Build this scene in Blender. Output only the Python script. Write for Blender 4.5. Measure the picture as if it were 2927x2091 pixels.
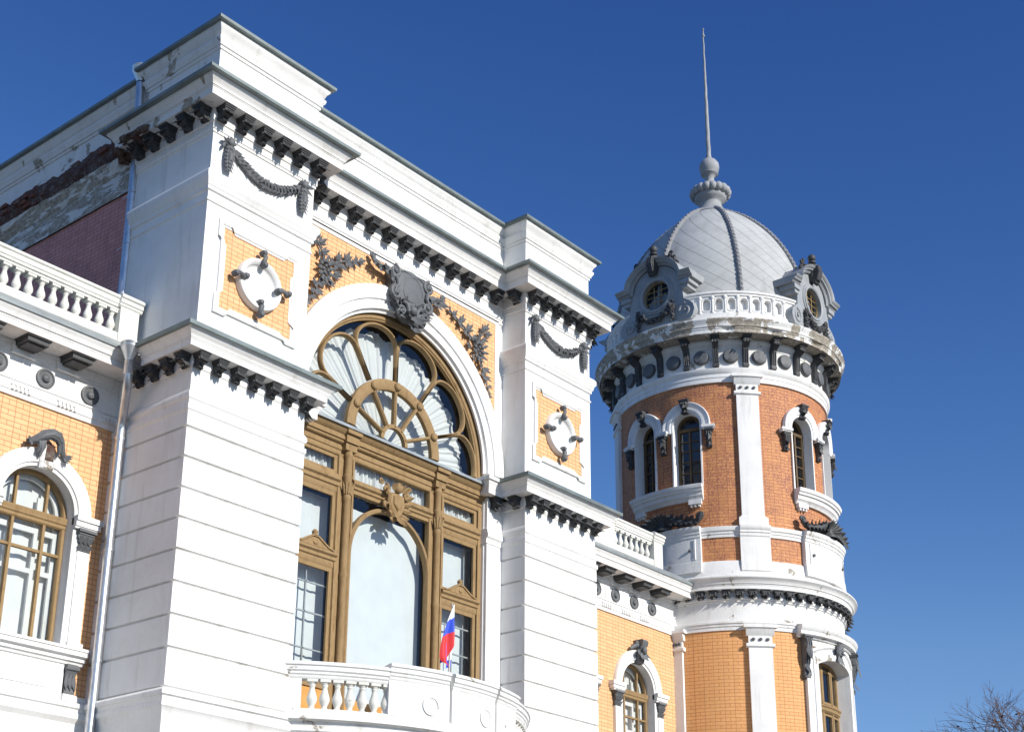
import bpy, bmesh, math, random
from mathutils import Vector, Matrix
from mathutils.geometry import tessellate_polygon
PI = math.pi
rnd = random.Random(7)
SC = bpy.context.scene
COL = SC.collection
for o in list(bpy.data.objects): bpy.data.objects.remove(o)
# ------------------------------------------------------------------ camera
yaw, pitch, roll, FPX, PPY = .877, .340, .007, 4162.0, 1480.6
cf = Vector((math.sin(yaw)*math.cos(pitch), math.cos(yaw)*math.cos(pitch), math.sin(pitch)))
c_r0 = Vector((math.cos(yaw), -math.sin(yaw), 0)); c_u0 = c_r0.cross(cf)
c_r = c_r0*math.cos(roll)+c_u0*math.sin(roll); c_u = -c_r0*math.sin(roll)+c_u0*math.cos(roll)
cam_d = bpy.data.cameras.new('camera'); cam = bpy.data.objects.new('camera', cam_d); COL.objects.link(cam)
m = Matrix((c_r, c_u, -cf)).transposed().to_4x4(); m.translation = Vector((0, 0, 1.6)); cam.matrix_world = m
cam_d.sensor_fit = 'HORIZONTAL'; cam_d.sensor_width = 36; cam_d.lens = FPX/2927*36
cam_d.shift_y = (PPY-1045.5)/2927; cam_d.clip_start = .1; cam_d.clip_end = 6000
SC.camera = cam
# ------------------------------------------------------------------ light
SUN_AZ, SUN_EL = 271.0, 25.5        # direction towards the sun, degrees counter-clockwise from +X
W = bpy.data.worlds.new('World'); SC.world = W; W.use_nodes = True
nt = W.node_tree; nt.nodes.clear()
sky = nt.nodes.new('ShaderNodeTexSky'); sky.sky_type = 'NISHITA'; sky.sun_disc = False
sky.sun_elevation = math.radians(SUN_EL); sky.sun_rotation = math.radians(90-SUN_AZ)
sky.altitude = 300; sky.air_density = 1.0; sky.dust_density = .25; sky.ozone_density = 3.0
bg = nt.nodes.new('ShaderNodeBackground'); bg.inputs[1].default_value = .088
wo = nt.nodes.new('ShaderNodeOutputWorld')
# deep winter blue: the Nishita colour is graded per channel
KS = .0924
sp_ = nt.nodes.new('ShaderNodeSeparateColor'); cb_n = nt.nodes.new('ShaderNodeCombineColor'); nt.links.new(sky.outputs[0], sp_.inputs[0])
def wm(op, a, b):
    n_ = nt.nodes.new('ShaderNodeMath'); n_.operation = op
    for k_, v_ in enumerate((a, b)):
        if isinstance(v_, float): n_.inputs[k_].default_value = v_
        else: nt.links.new(v_, n_.inputs[k_])
    return n_.outputs[0]
for ch, (pw, am, cap) in enumerate(((1.9, 5.6, 1.02), (1.5, 2.45, 1.22), (1.08, 1.66, 1.52))):
    x_ = wm('MULTIPLY', sp_.outputs[ch], KS)
    y_ = wm('MINIMUM', wm('MULTIPLY', wm('POWER', x_, pw), am), wm('MULTIPLY', x_, cap))
    nt.links.new(wm('MULTIPLY', y_, 1/KS), cb_n.inputs[ch])
nt.links.new(cb_n.outputs[0], bg.inputs[0]); nt.links.new(bg.outputs[0], wo.inputs[0])
sl = bpy.data.lights.new('sun', 'SUN'); sl.energy = 5.0; sl.angle = math.radians(.53); sl.color = (1, .95, .87)
so = bpy.data.objects.new('sun', sl); COL.objects.link(so)
sd = Vector((math.cos(math.radians(SUN_AZ))*math.cos(math.radians(SUN_EL)), math.sin(math.radians(SUN_AZ))*math.cos(math.radians(SUN_EL)), math.sin(math.radians(SUN_EL))))
so.rotation_euler = (-sd).to_track_quat('-Z', 'Y').to_euler(); so.location = sd*60
SC.view_settings.view_transform = 'Standard'; SC.view_settings.look = 'None'
SC.view_settings.exposure = 0.04; SC.view_settings.gamma = 1; SC.view_settings.use_curve_mapping = False

# ------------------------------------------------------------------ materials
def srgb(r, g, b):
    f = lambda c: (c/255/12.92 if c/255 <= .04045 else ((c/255+.055)/1.055)**2.4)
    return (f(r), f(g), f(b), 1)
class NT:
    def __init__(s, name):
        s.m = bpy.data.materials.new(name); s.m.use_nodes = True; s.t = s.m.node_tree; s.t.nodes.clear()
        s.out = s.n('OutputMaterial'); s.p = s.n('BsdfPrincipled'); s.l(s.p.outputs[0], s.out.inputs[0])
        s.geo = s.n('NewGeometry')
    def n(s, t, **kw):
        o = s.t.nodes.new('ShaderNode'+t)
        for k, v in kw.items(): setattr(o, k, v)
        return o
    def l(s, a, b): s.t.links.new(a, b)
    def noise(s, scale, detail=4, rough=.55, vec=None, dist=0):
        o = s.n('TexNoise'); o.inputs['Scale'].default_value = scale; o.inputs['Detail'].default_value = detail
        o.inputs['Roughness'].default_value = rough; o.inputs['Distortion'].default_value = dist
        s.l(vec if vec else s.geo.outputs['Position'], o.inputs['Vector']); return o.outputs['Fac']
    def ramp(s, fac, stops, interp='LINEAR'):
        o = s.n('ValToRGB'); o.color_ramp.interpolation = interp
        e = o.color_ramp.elements
        while len(e) < len(stops): e.new(.5)
        for k, (p, c) in enumerate(stops): e[k].position = p; e[k].color = c if len(c) == 4 else (*c, 1)
        s.l(fac, o.inputs[0]); return o.outputs[0]
    def mix(s, fac, a, b):
        o = s.n('Mix', data_type='RGBA')
        for k, v in ((0, fac), (6, a), (7, b)):
            if isinstance(v, (tuple, float, int)): o.inputs[k].default_value = v if k == 0 or len(v) == 4 else (*v, 1)
            else: s.l(v, o.inputs[k])
        return o.outputs[2]
    def math(s, op, a, b=0.0, c=None):
        o = s.n('Math', operation=op)
        for k, v in enumerate((a, b, c)):
            if v is None: continue
            if isinstance(v, (int, float)): o.inputs[k].default_value = v
            else: s.l(v, o.inputs[k])
        return o.outputs[0]
    def scalevec(s, v, sc):
        o = s.n('Mapping'); o.inputs['Scale'].default_value = sc; s.l(v, o.inputs[0]); return o.outputs[0]
    def bump(s, h, strength=.3, dist=.01):
        o = s.n('Bump'); o.inputs['Strength'].default_value = strength; o.inputs['Distance'].default_value = dist
        s.l(h, o.inputs['Height']); s.l(o.outputs[0], s.p.inputs['Normal']); return o
    def set(s, col=None, rough=.8, metal=0.0):
        if col is not None:
            if isinstance(col, tuple): s.p.inputs['Base Color'].default_value = col if len(col) == 4 else (*col, 1)
            else: s.l(col, s.p.inputs['Base Color'])
        if isinstance(rough, float): s.p.inputs['Roughness'].default_value = rough
        else: s.l(rough, s.p.inputs['Roughness'])
        s.p.inputs['Metallic'].default_value = metal
        return s.m

def mk_white(name, wear=0.0, base=(.80, .795, .775), dirty=(.60, .585, .55), scale=2.6, stretch=None):
    t = NT(name)
    big = t.noise(1.3, 6, .62); fine = t.noise(22, 5, .6)
    streak = t.noise(1.0, 5, .6, t.scalevec(t.geo.outputs['Position'], (5, 5, .55)))
    c = t.mix(t.ramp(big, [(.40, (0, 0, 0)), (.78, (.55, .55, .55))]), base, dirty)
    c = t.mix(t.ramp(streak, [(.54, (0, 0, 0)), (.72, (.62, .62, .62))]), c, (.54, .52, .475, 1))
    ck = t.noise(3.1, 12, .75, dist=1.2); ckd = t.math('ABSOLUTE', t.math('SUBTRACT', ck, .5)); ckm = t.math('MULTIPLY', t.math('LESS_THAN', ckd, .0016), t.ramp(t.noise(.55, 2), [(.56, (0, 0, 0)), (.60, (.8, .8, .8))]))
    c = t.mix(ckm, c, (.36, .34, .30, 1))
    c = t.mix(t.ramp(fine, [(.62, (0, 0, 0)), (.78, (.35, .35, .35))]), c, (.5, .48, .44, 1))
    h = t.math('ADD', t.math('MULTIPLY', fine, .25), t.noise(90, 3))
    if wear > 0:
        pn = t.noise(scale, 10, .62 if scale < 4 else .72, t.scalevec(t.geo.outputs['Position'], stretch) if stretch else None, dist=.4)
        mask = t.ramp(pn, [(.70-wear, (0, 0, 0)), (.715-wear, (1, 1, 1))])
        rn = t.noise(14, 6, .7)
        under = t.ramp(rn, [(.3, (.16, .14, .115)), (.5, (.36, .32, .26)), (.68, (.50, .46, .39))])
        c = t.mix(mask, c, under)
        h = t.math('ADD', h, t.math('MULTIPLY', mask, -1.5))
        h = t.math('ADD', h, t.math('MULTIPLY', rn, .8))
    t.bump(h, .28 if wear == 0 else .55, .006 if wear == 0 else .014)
    return t.set(c, .88)
def mk_brick(name, c1, c2, mortar, worn=None, wornamt=.5, rough=.7, wear_scale=2.2):
    t = NT(name); uv = t.n('UVMap')
    b = t.n('TexBrick'); b.offset = .5; b.offset_frequency = 2; b.squash = 2.0; b.squash_frequency = 2
    b.inputs['Scale'].default_value = 1; b.inputs['Brick Width'].default_value = .112; b.inputs['Row Height'].default_value = .079
    b.inputs['Mortar Size'].default_value = .0050; b.inputs['Mortar Smooth'].default_value = .25; b.inputs['Bias'].default_value = -.1
    w = t.n('TexNoise'); w.inputs['Scale'].default_value = 9; w.inputs['Detail'].default_value = 4; t.l(uv.outputs[0], w.inputs['Vector'])
    sub = t.n('VectorMath', operation='SUBTRACT'); t.l(w.outputs['Color'], sub.inputs[0]); sub.inputs[1].default_value = (.5, .5, .5)
    scl = t.n('VectorMath', operation='SCALE'); t.l(sub.outputs[0], scl.inputs[0]); scl.inputs['Scale'].default_value = .016
    add = t.n('VectorMath', operation='ADD'); t.l(uv.outputs[0], add.inputs[0]); t.l(scl.outputs[0], add.inputs[1]); t.l(add.outputs[0], b.inputs['Vector'])
    b.inputs['Color1'].default_value = (*c1, 1); b.inputs['Color2'].default_value = (*c2, 1); b.inputs['Mortar'].default_value = (*mortar, 1)
    c = b.outputs['Color']
    big = t.noise(1.7, 5, .6)
    c = t.mix(t.ramp(big, [(.42, (0, 0, 0)), (.72, (.35, .35, .35))]), c, tuple(x*.72 for x in c1)+(1,))
    if worn:
        wn = t.noise(wear_scale, 9, .70, dist=.5); wf = t.noise(26, 4, .65)
        mk = t.math('MULTIPLY', t.ramp(wn, [(1-wornamt-.08, (0, 0, 0)), (1-wornamt+.12, (1, 1, 1))]), t.ramp(wf, [(.42, (0, 0, 0)), (.6, (.85, .85, .85))]))
        c = t.mix(mk, c, (*worn, 1))
    h = t.math('ADD', t.math('MULTIPLY', b.outputs['Fac'], -1.0), t.math('MULTIPLY', t.noise(60, 4), .35))
    t.bump(h, .6, .008)
    return t.set(c, rough)
def mk_plain(name, c, c2=None, rough=.6, metal=0., sc=6, bump=.15, bs=40):
    t = NT(name); c2 = c2 or tuple(x*.75 for x in c)
    n = t.noise(sc, 6, .6)
    t.bump(t.noise(bs, 4), bump, .01)
    return t.set(t.ramp(n, [(.35, c), (.7, c2)]), rough, metal)
WHITE = mk_white('white_plaster')
WORN = mk_white('weathered_plaster', wear=.17)
WORN2 = mk_white('slightly_weathered_plaster', wear=.06)
RAILW = mk_white('balustrade_plaster', wear=.015, base=(.74, .735, .68), dirty=(.52, .50, .44))
BRICK = mk_brick('orange_brick', (.80, .475, .235), (.745, .415, .19), (.42, .155, .07))
BRICKT = mk_brick('tower_orange_brick', (.665, .30, .110), (.55, .235, .088), (.27, .085, .045), worn=(.25, .085, .065), wornamt=.58)
BRICKL = mk_brick('tower_lower_orange_brick', (.78, .40, .15), (.74, .36, .13), (.36, .12, .05))
REDBR = mk_brick('red_side_brick', (.62, .29, .255), (.54, .235, .20), (.36, .09, .065), worn=(.25, .12, .11), wornamt=.48)
DARK = mk_plain('dark_grey_paint', (.128, .134, .141), (.100, .105, .110), .62, sc=9, bump=.3)
DARKB = mk_plain('black_grey_paint', (.062, .063, .065), (.042, .043, .044), .6, sc=9, bump=.3)
ROOFM = mk_plain('grey_roof_metal', (.23, .27, .265), (.16, .19, .185), .5, .35, sc=3, bump=.1, bs=12)
PALEM = mk_plain('pale_sheet_metal', (.40, .43, .43), (.30, .33, .33), .45, .45, sc=4, bump=.1, bs=10)
ZINC = mk_plain('galvanised_pipe', (.66, .67, .68), (.50, .51, .52), .36, .85, sc=8, bump=.05, bs=6)
GREYP = mk_plain('grey_dormer_paint', (.34, .355, .365), (.27, .285, .295), .6, .1, sc=4, bump=.15)
SPIREM = mk_plain('grey_finial_paint', (.34, .35, .36), (.26, .27, .28), .75, .0, sc=6, bump=.1)
RIBM = mk_plain('dark_grey_rope_rib', (.25, .255, .265), (.18, .185, .195), .75, sc=8)
GRILLE = mk_plain('ochre_grille', (.40, .27, .10), (.30, .19, .07), .6)
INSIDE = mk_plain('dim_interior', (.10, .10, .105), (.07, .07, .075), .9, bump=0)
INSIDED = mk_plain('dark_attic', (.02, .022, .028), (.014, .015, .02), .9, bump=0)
INSIDE2 = mk_plain('room_wall', (.55, .56, .55), (.45, .46, .45), .9, bump=0)
PLY = mk_plain('orange_door_panel', (.62, .32, .085), (.50, .235, .05), .55, sc=5, bump=.1)
RUBBLE = None
def mk_rubble():
    t = NT('broken_brickwork'); n = t.noise(7, 8, .7, dist=.6); f = t.noise(30, 6, .7)
    c = t.ramp(n, [(.34, (.045, .038, .034)), (.47, (.13, .05, .035)), (.56, (.17, .14, .115)), (.70, (.38, .34, .29))])
    c = t.mix(t.ramp(f, [(.4, (0, 0, 0)), (.7, (.7, .7, .7))]), c, (.13, .085, .065, 1))
    t.bump(t.math('ADD', n, f), .9, .05); return t.set(c, .95)
RUBBLE = mk_rubble()
def mk_wood():
    t = NT('tan_painted_wood'); v = t.scalevec(t.geo.outputs['Position'], (1, 1, .35))
    n = t.noise(9, 8, .65, v, .3); f = t.noise(40, 5, .65, v)
    c = t.ramp(n, [(.3, (.235, .155, .075)), (.5, (.315, .212, .105)), (.68, (.23, .147, .068)), (.8, (.14, .088, .042))])
    c = t.mix(t.ramp(f, [(.55, (0, 0, 0)), (.75, (.6, .6, .6))]), c, (.22, .12, .045, 1))
    t.p.inputs['Specular IOR Level'].default_value = .2; t.bump(f, .35, .006); return t.set(c, .8)
WOOD = mk_wood()
WOODD = mk_plain('dark_brown_frame', (.135, .085, .035), (.085, .05, .02), .6)
def mk_dome():
    t = NT('dome_sheet_metal'); uv = t.n('UVMap'); sep = t.n('SeparateXYZ'); t.l(uv.outputs[0], sep.inputs[0])
    def lines(sx, sy, per, w):
        a = t.math('ADD', t.math('MULTIPLY', sep.outputs[0], sx), t.math('MULTIPLY', sep.outputs[1], sy))
        fr = t.math('FRACT', t.math('DIVIDE', a, per)); return t.math('LESS_THAN', fr, w/per)
    l1 = lines(.55, .84, .26, .017); l2 = lines(-.75, .66, .26, .013)
    n = t.noise(2.2, 7, .6); f = t.noise(18, 5, .6)
    c = t.ramp(n, [(.35, (.46, .47, .465)), (.6, (.41, .42, .415)), (.75, (.35, .36, .35))])
    c = t.mix(t.math('MULTIPLY', l1, .62), c, (.17, .172, .165, 1)); c = t.mix(t.math('MULTIPLY', l2, .38), c, (.25, .255, .25, 1))
    c = t.mix(t.ramp(f, [(.6, (0, 0, 0)), (.8, (.4, .4, .4))]), c, (.30, .30, .29, 1))
    st = t.noise(1.1, 6, .65, t.scalevec(t.geo.outputs['Position'], (3.2, 3.2, .5))); c = t.mix(t.ramp(st, [(.54, (0, 0, 0)), (.72, (.45, .45, .45))]), c, (.27, .265, .25, 1))
    t.bump(t.math('ADD', t.math('ADD', l1, l2), t.math('MULTIPLY', n, 2.0)), .35, .01)
    t.p.inputs['Specular IOR Level'].default_value = .25
    return t.set(c, .75, .0)
DOME = mk_dome()
def mk_glass(name, tint, refl=1.0):
    t = NT(name); t.t.nodes.remove(t.p)
    tr = t.n('BsdfTransparent'); tr.inputs[0].default_value = (*tint, 1)
    gl = t.n('BsdfGlossy'); gl.inputs['Roughness'].default_value = .015; gl.inputs[0].default_value = (.9, .93, 1, 1)
    nb = t.n('Bump'); nb.inputs['Strength'].default_value = .06; nb.inputs['Distance'].default_value = .05
    t.l(t.noise(1.2, 2), nb.inputs['Height']); t.l(nb.outputs[0], gl.inputs['Normal'])
    dt = t.n('VectorMath', operation='DOT_PRODUCT'); t.l(t.geo.outputs['Normal'], dt.inputs[0]); t.l(t.geo.outputs['Incoming'], dt.inputs[1])
    cs = t.math('ABSOLUTE', dt.outputs['Value']); sch = t.math('ADD', t.math('MULTIPLY', t.math('POWER', t.math('SUBTRACT', 1.0, cs), 5.0), .94), .055)
    mx = t.n('MixShader'); t.l(t.math('MULTIPLY', sch, refl), mx.inputs[0]); t.l(tr.outputs[0], mx.inputs[1]); t.l(gl.outputs[0], mx.inputs[2])
    t.l(mx.outputs[0], t.out.inputs[0]); return t.m
GLASS = mk_glass('window_glass', (.89, .92, .925), 1.2)
GLASSD = mk_glass('dormer_glass', (.80, .86, .90), .45)
def mk_cloth(name, c, rough=.9):
    t = NT(name); n = t.noise(3, 4)
    col = t.ramp(n, [(.3, c), (.8, tuple(x*.9 for x in c))]); t.bump(t.noise(160, 2), .1, .003); return t.set(col, rough)
BLIND = mk_cloth('pale_blind', (.69, .715, .705))
NETC = mk_cloth('white_net_curtain', (.76, .77, .75))
DRAPE = mk_cloth('white_drape', (.72, .72, .695))
def mk_flag():
    t = NT('tricolour_cloth'); uv = t.n('UVMap'); sep = t.n('SeparateXYZ'); t.l(uv.outputs[0], sep.inputs[0])
    c = t.ramp(sep.outputs[1], [(0, (.62, .02, .025)), (.333, (.02, .07, .55)), (.667, (.80, .80, .80))], 'CONSTANT')
    return t.set(c, .6)
FLAG = mk_flag()
BARK = mk_plain('grey_brown_bark', (.12, .075, .06), (.07, .045, .038), .9)
LEAFB = mk_plain('dry_brown_leaves', (.16, .07, .03), (.10, .045, .02), .8)
GROUND = mk_plain('pale_paving', (.13, .125, .12), (.10, .098, .095), .9, sc=2)
ROOFB = mk_plain('flat_roof_sheet', (.22, .24, .24), (.17, .19, .19), .6, .2, sc=2)

# ------------------------------------------------------------------ frames and mesh builder
def ident(s, d, z): return Vector((s, d, z))
def flat(x0, y0): return lambda s, d, z: Vector((x0+s, y0-d, z))         # faces -Y
def lside(x0, y0): return lambda s, d, z: Vector((x0-d, y0-s, z))        # faces -X
def cyl(cx, cy, th0, R):
    t0 = math.radians(th0)
    def f(s, d, z):
        t = t0+s/R; r = R+d
        return Vector((cx+r*math.cos(t), cy+r*math.sin(t), z))
    f.R = R
    return f
def local_front(s, d, z): return Vector((s, -d, z))                      # for shared meshes: outward is -Y
class MB:
    def __init__(s, fr=ident): s.fr = fr; s.V = []; s.F = []; s.U = []; s.R = getattr(fr, 'R', None)
    def pt(s, p): s.V.append(s.fr(*p)); return len(s.V)-1
    def face(s, idx, uv): s.F.append(tuple(idx)); s.U.append(uv)
    @staticmethod
    def auv(P):
        n = Vector((0, 0, 0))
        for k in range(len(P)):
            a = P[k]; b = P[(k+1) % len(P)]
            n += Vector(((a[1]-b[1])*(a[2]+b[2]), (a[2]-b[2])*(a[0]+b[0]), (a[0]-b[0])*(a[1]+b[1])))
        ax, ay, az = abs(n[0]), abs(n[1]), abs(n[2])
        if az >= ax and az >= ay: return [(p[0], p[1]) for p in P]
        if ax >= ay: return [(p[1], p[2]) for p in P]
        return [(p[0], p[2]) for p in P]
    def poly(s, P, uv=None): s.face([s.pt(p) for p in P], uv or s.auv(P))
    def grid(s, fn, nu, nv, cu=False, cv=False, uv=None):
        P = [[fn(i, j) for j in range(nv)] for i in range(nu)]
        I = [[s.pt(p) for p in r] for r in P]
        for i in range(nu if cu else nu-1):
            for j in range(nv if cv else nv-1):
                q = [(i, j), ((i+1) % nu, j), ((i+1) % nu, (j+1) % nv), (i, (j+1) % nv)]
                s.face([I[a][b] for a, b in q], [uv(a, b) for a, b in q] if uv else s.auv([P[a][b] for a, b in q]))
    def ss(s, a, b, st=None):
        n = 1
        if s.R: n = max(1, int(math.ceil(abs(b-a)/(s.R*math.radians(4)))))
        if st: n = max(n, int(math.ceil(abs(b-a)/st)))
        return [a+(b-a)*k/n for k in range(n+1)]
    def box(s, s0, s1, d0, d1, z0, z1):
        L = s.ss(s0, s1)
        ring = [(d0, z0), (d1, z0), (d1, z1), (d0, z1)]
        s.grid(lambda i, j: (L[i], *ring[j]), len(L), 4, cv=True)
        for e in (L[0], L[-1]): s.poly([(e, *r) for r in ring])
    def extr(s, prof, s0, s1, closed=True, caps=True, st=None):
        L = s.ss(s0, s1, st)
        s.grid(lambda i, j: (L[i], *prof[j]), len(L), len(prof), cv=closed)
        if caps and closed:
            for e in (L[0], L[-1]): s.poly([(e, *r) for r in prof])
    def prism(s, out, d0, d1, bev=0.0):
        n = len(out)
        o2 = offset(out, -bev) if bev else out
        dm = d1-bev if bev else d1
        rings = [[(p[0], d0, p[1]) for p in out], [(p[0], dm, p[1]) for p in out]]
        if bev: rings.append([(p[0], d1, p[1]) for p in o2])
        for a, b in zip(rings[:-1], rings[1:]):
            for k in range(n): s.poly([a[k], a[(k+1) % n], b[(k+1) % n], b[k]])
        top = rings[-1]
        tr = tessellate_polygon([[Vector((p[0], p[2], 0)) for p in top]])
        ids = [s.pt(p) for p in top]
        for t in tr: s.face([ids[k] for k in t], [(top[k][0], top[k][2]) for k in t])
    def ringband(s, A, B, da, db):
        n = len(A)
        for k in range(n):
            j = (k+1) % n
            s.poly([(A[k][0], da, A[k][1]), (A[j][0], da, A[j][1]), (B[j][0], db, B[j][1]), (B[k][0], db, B[k][1])])
    def band(s, path, prof, closed=False, caps=True):
        """sweep profile [(r,d)] along a path in the wall plane; r is measured to the left of travel"""
        n = len(path); N = []
        for k in range(n):
            a = path[k-1] if (k > 0 or closed) else path[k]; b = path[(k+1) % n] if (k < n-1 or closed) else path[k]
            p = path[k]
            def nr(u, v):
                x, y = v[0]-u[0], v[1]-u[1]; l = math.hypot(x, y)
                return (-y/l, x/l) if l > 1e-9 else None
            n1, n2 = nr(a, p), nr(p, b); n1 = n1 or n2; n2 = n2 or n1
            mx, my = n1[0]+n2[0], n1[1]+n2[1]; l2 = mx*mx+my*my
            f = 2/max(l2, .25); N.append((mx*f, my*f))
        s.grid(lambda i, j: (path[i][0]+N[i][0]*prof[j][0], prof[j][1], path[i][1]+N[i][1]*prof[j][0]), n, len(prof), cu=closed)
        if caps and not closed:
            for i in (0, n-1): s.poly([(path[i][0]+N[i][0]*r, d, path[i][1]+N[i][1]*r) for r, d in prof])
    def tube(s, pts, rad, n=8, caps=True):
        P = [Vector(p) for p in pts]; m_ = len(P)
        rad = rad if isinstance(rad, (list, tuple)) else [rad]*m_
        up = Vector((.3, .9, .2)).normalized(); rings = []
        t0 = (P[1]-P[0]).normalized(); nv = (up-t0*up.dot(t0)).normalized()
        for k in range(m_):
            t = (P[min(k+1, m_-1)]-P[max(k-1, 0)]).normalized()
            nv = nv-t*nv.dot(t)
            nv = nv.normalized() if nv.length > 1e-6 else t.orthogonal().normalized()
            bv = t.cross(nv)
            rings.append([P[k]+(nv*math.cos(2*PI*j/n)+bv*math.sin(2*PI*j/n))*rad[k] for j in range(n)])
        s.grid(lambda i, j: tuple(rings[i][j]), m_, n, cv=True)
        if caps:
            for r in (rings[0], rings[-1]): s.poly([tuple(p) for p in r])
    def lathe(s, c, prof, n=16, a0=0, a1=2*PI, sq=1.0):
        cl = abs(a1-a0-2*PI) < 1e-6; k = n if cl else n+1
        s.grid(lambda i, j: (c[0]+prof[j][0]*math.cos(a0+(a1-a0)*i/n), c[1]+prof[j][0]*math.sin(a0+(a1-a0)*i/n)*sq, prof[j][1]), k, len(prof), cu=cl)
    def turn(s, c, prof, n=20):
        """revolve profile [(r,d)] about the outward axis at (s,z)"""
        s.grid(lambda i, j: (c[0]+prof[j][0]*math.cos(2*PI*i/n), prof[j][1], c[1]+prof[j][0]*math.sin(2*PI*i/n)), n, len(prof), cu=True)
    def ball(s, c, r, nu=10, nv=7):
        r = r if isinstance(r, tuple) else (r, r, r)
        s.grid(lambda i, j: (c[0]+r[0]*math.cos(2*PI*i/nu)*math.sin(PI*(j+.02)/(nv-1+.04)), c[1]+r[1]*math.sin(2*PI*i/nu)*math.sin(PI*(j+.02)/(nv-1+.04)), c[2]+r[2]*math.cos(PI*(j+.02)/(nv-1+.04))), nu, nv, cu=True)
    def leaf(s, b, dr, nm, L, w, curl=.25, th=.012):
        b = Vector(b); dr = Vector(dr).normalized(); nm = Vector(nm); nm = (nm-dr*nm.dot(dr)).normalized(); sd_ = dr.cross(nm)
        prof = [(0, .28), (.25, .85), (.5, 1), (.75, .68), (1, .03)]
        def fn(i, j):
            t, ww = prof[i]; x = (j-2)/2
            return tuple(b+dr*(L*t)+sd_*(w*.5*ww*x)+nm*(th+curl*L*t*t-abs(x)*w*.18*ww+(1-abs(x))*w*.10))
        s.grid(fn, 5, 5)
        s.grid(lambda i, j: tuple(Vector(fn(i, (0, 4)[j]))-nm*(j*0)) if j < 2 else (0, 0, 0), 5, 2)
    def spiral(s, c, r0, turns, d, th, sgn=1, a0=0, r1=None, n=8):
        k = int(14*turns)+2; r1 = r1 if r1 is not None else r0*.12; pts = []; rr = []
        for i in range(k):
            f = i/(k-1); a = a0+sgn*2*PI*turns*f; r = r0+(r1-r0)*f
            pts.append((c[0]+r*math.cos(a), d+th*.5*f, c[1]+r*math.sin(a))); rr.append(th*(1-.45*f))
        s.tube(pts, rr, n)
        s.ball((c[0], d+th*.6, c[1]), th*1.0, 8, 6)
    def build(s, name, mat, parent=None, label=None, smooth=38, base=None, merge=1e-4):
        me = bpy.data.meshes.new(name); bl = base if base is not None else thing_loc(parent)
        me.from_pydata([v-bl for v in s.V], [], s.F)
        ul = me.uv_layers.new(name='UVMap')
        flat_uv = [c for u in s.U for c in u]
        if len(flat_uv) == len(ul.data):
            for k, c in enumerate(flat_uv): ul.data[k].uv = c
        bm = bmesh.new(); bm.from_mesh(me)
        bmesh.ops.remove_doubles(bm, verts=bm.verts, dist=merge)
        bmesh.ops.recalc_face_normals(bm, faces=bm.faces)
        bm.to_mesh(me); bm.free()
        if smooth:
            for p in me.polygons: p.use_smooth = True
            me.set_sharp_from_angle(angle=math.radians(smooth))
        me.materials.append(mat)
        if name is None: return me
        o = bpy.data.objects.new(name, me); COL.objects.link(o)
        if parent is not None: o.parent = parent
        if label: o['label'] = label
        return o
    def mesh(s, name, mat, smooth=38):
        o = s.build(name, mat, None, smooth=smooth, base=Vector((0, 0, 0))); me = o.data; bpy.data.objects.remove(o); return me
def thing_loc(p):
    v = Vector((0, 0, 0))
    while p is not None: v = v+p.location; p = p.parent
    return v
def thing(name, label, cat, loc, group=None, kind=None):
    o = bpy.data.objects.new(name, None); COL.objects.link(o); o.location = loc; o.empty_display_size = .3
    return tag(o, label, cat, group, kind)
def tag(o, label=None, cat=None, group=None, kind=None):
    if label: o['label'] = label
    if cat: o['category'] = cat
    if group: o['group'] = group
    if kind: o['kind'] = kind
    return o
def inst(me, name, parent, pos, rz=0.0, sc=None, label=None):
    o = bpy.data.objects.new(name, me); COL.objects.link(o); o.parent = parent
    o.location = Vector(pos)-thing_loc(parent); o.rotation_euler = (0, 0, rz)
    if sc: o.scale = sc if isinstance(sc, tuple) else (sc, sc, sc)
    if label: o['label'] = label
    return o
def offset(out, dist):
    """offset a closed outline outwards (positive) for a counter-clockwise polygon"""
    n = len(out); A = sum(out[k][0]*out[(k+1) % n][1]-out[(k+1) % n][0]*out[k][1] for k in range(n)); sg = 1 if A > 0 else -1
    res = []
    for k in range(n):
        a, p, b = out[k-1], out[k], out[(k+1) % n]
        def nr(u, v):
            x, y = v[0]-u[0], v[1]-u[1]; l = math.hypot(x, y) or 1e-9; return (y/l*sg, -x/l*sg)
        n1, n2 = nr(a, p), nr(p, b); mx, my = n1[0]+n2[0], n1[1]+n2[1]; l2 = max(mx*mx+my*my, .3)
        res.append((p[0]+mx*2/l2*dist, p[1]+my*2/l2*dist))
    return res
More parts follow.
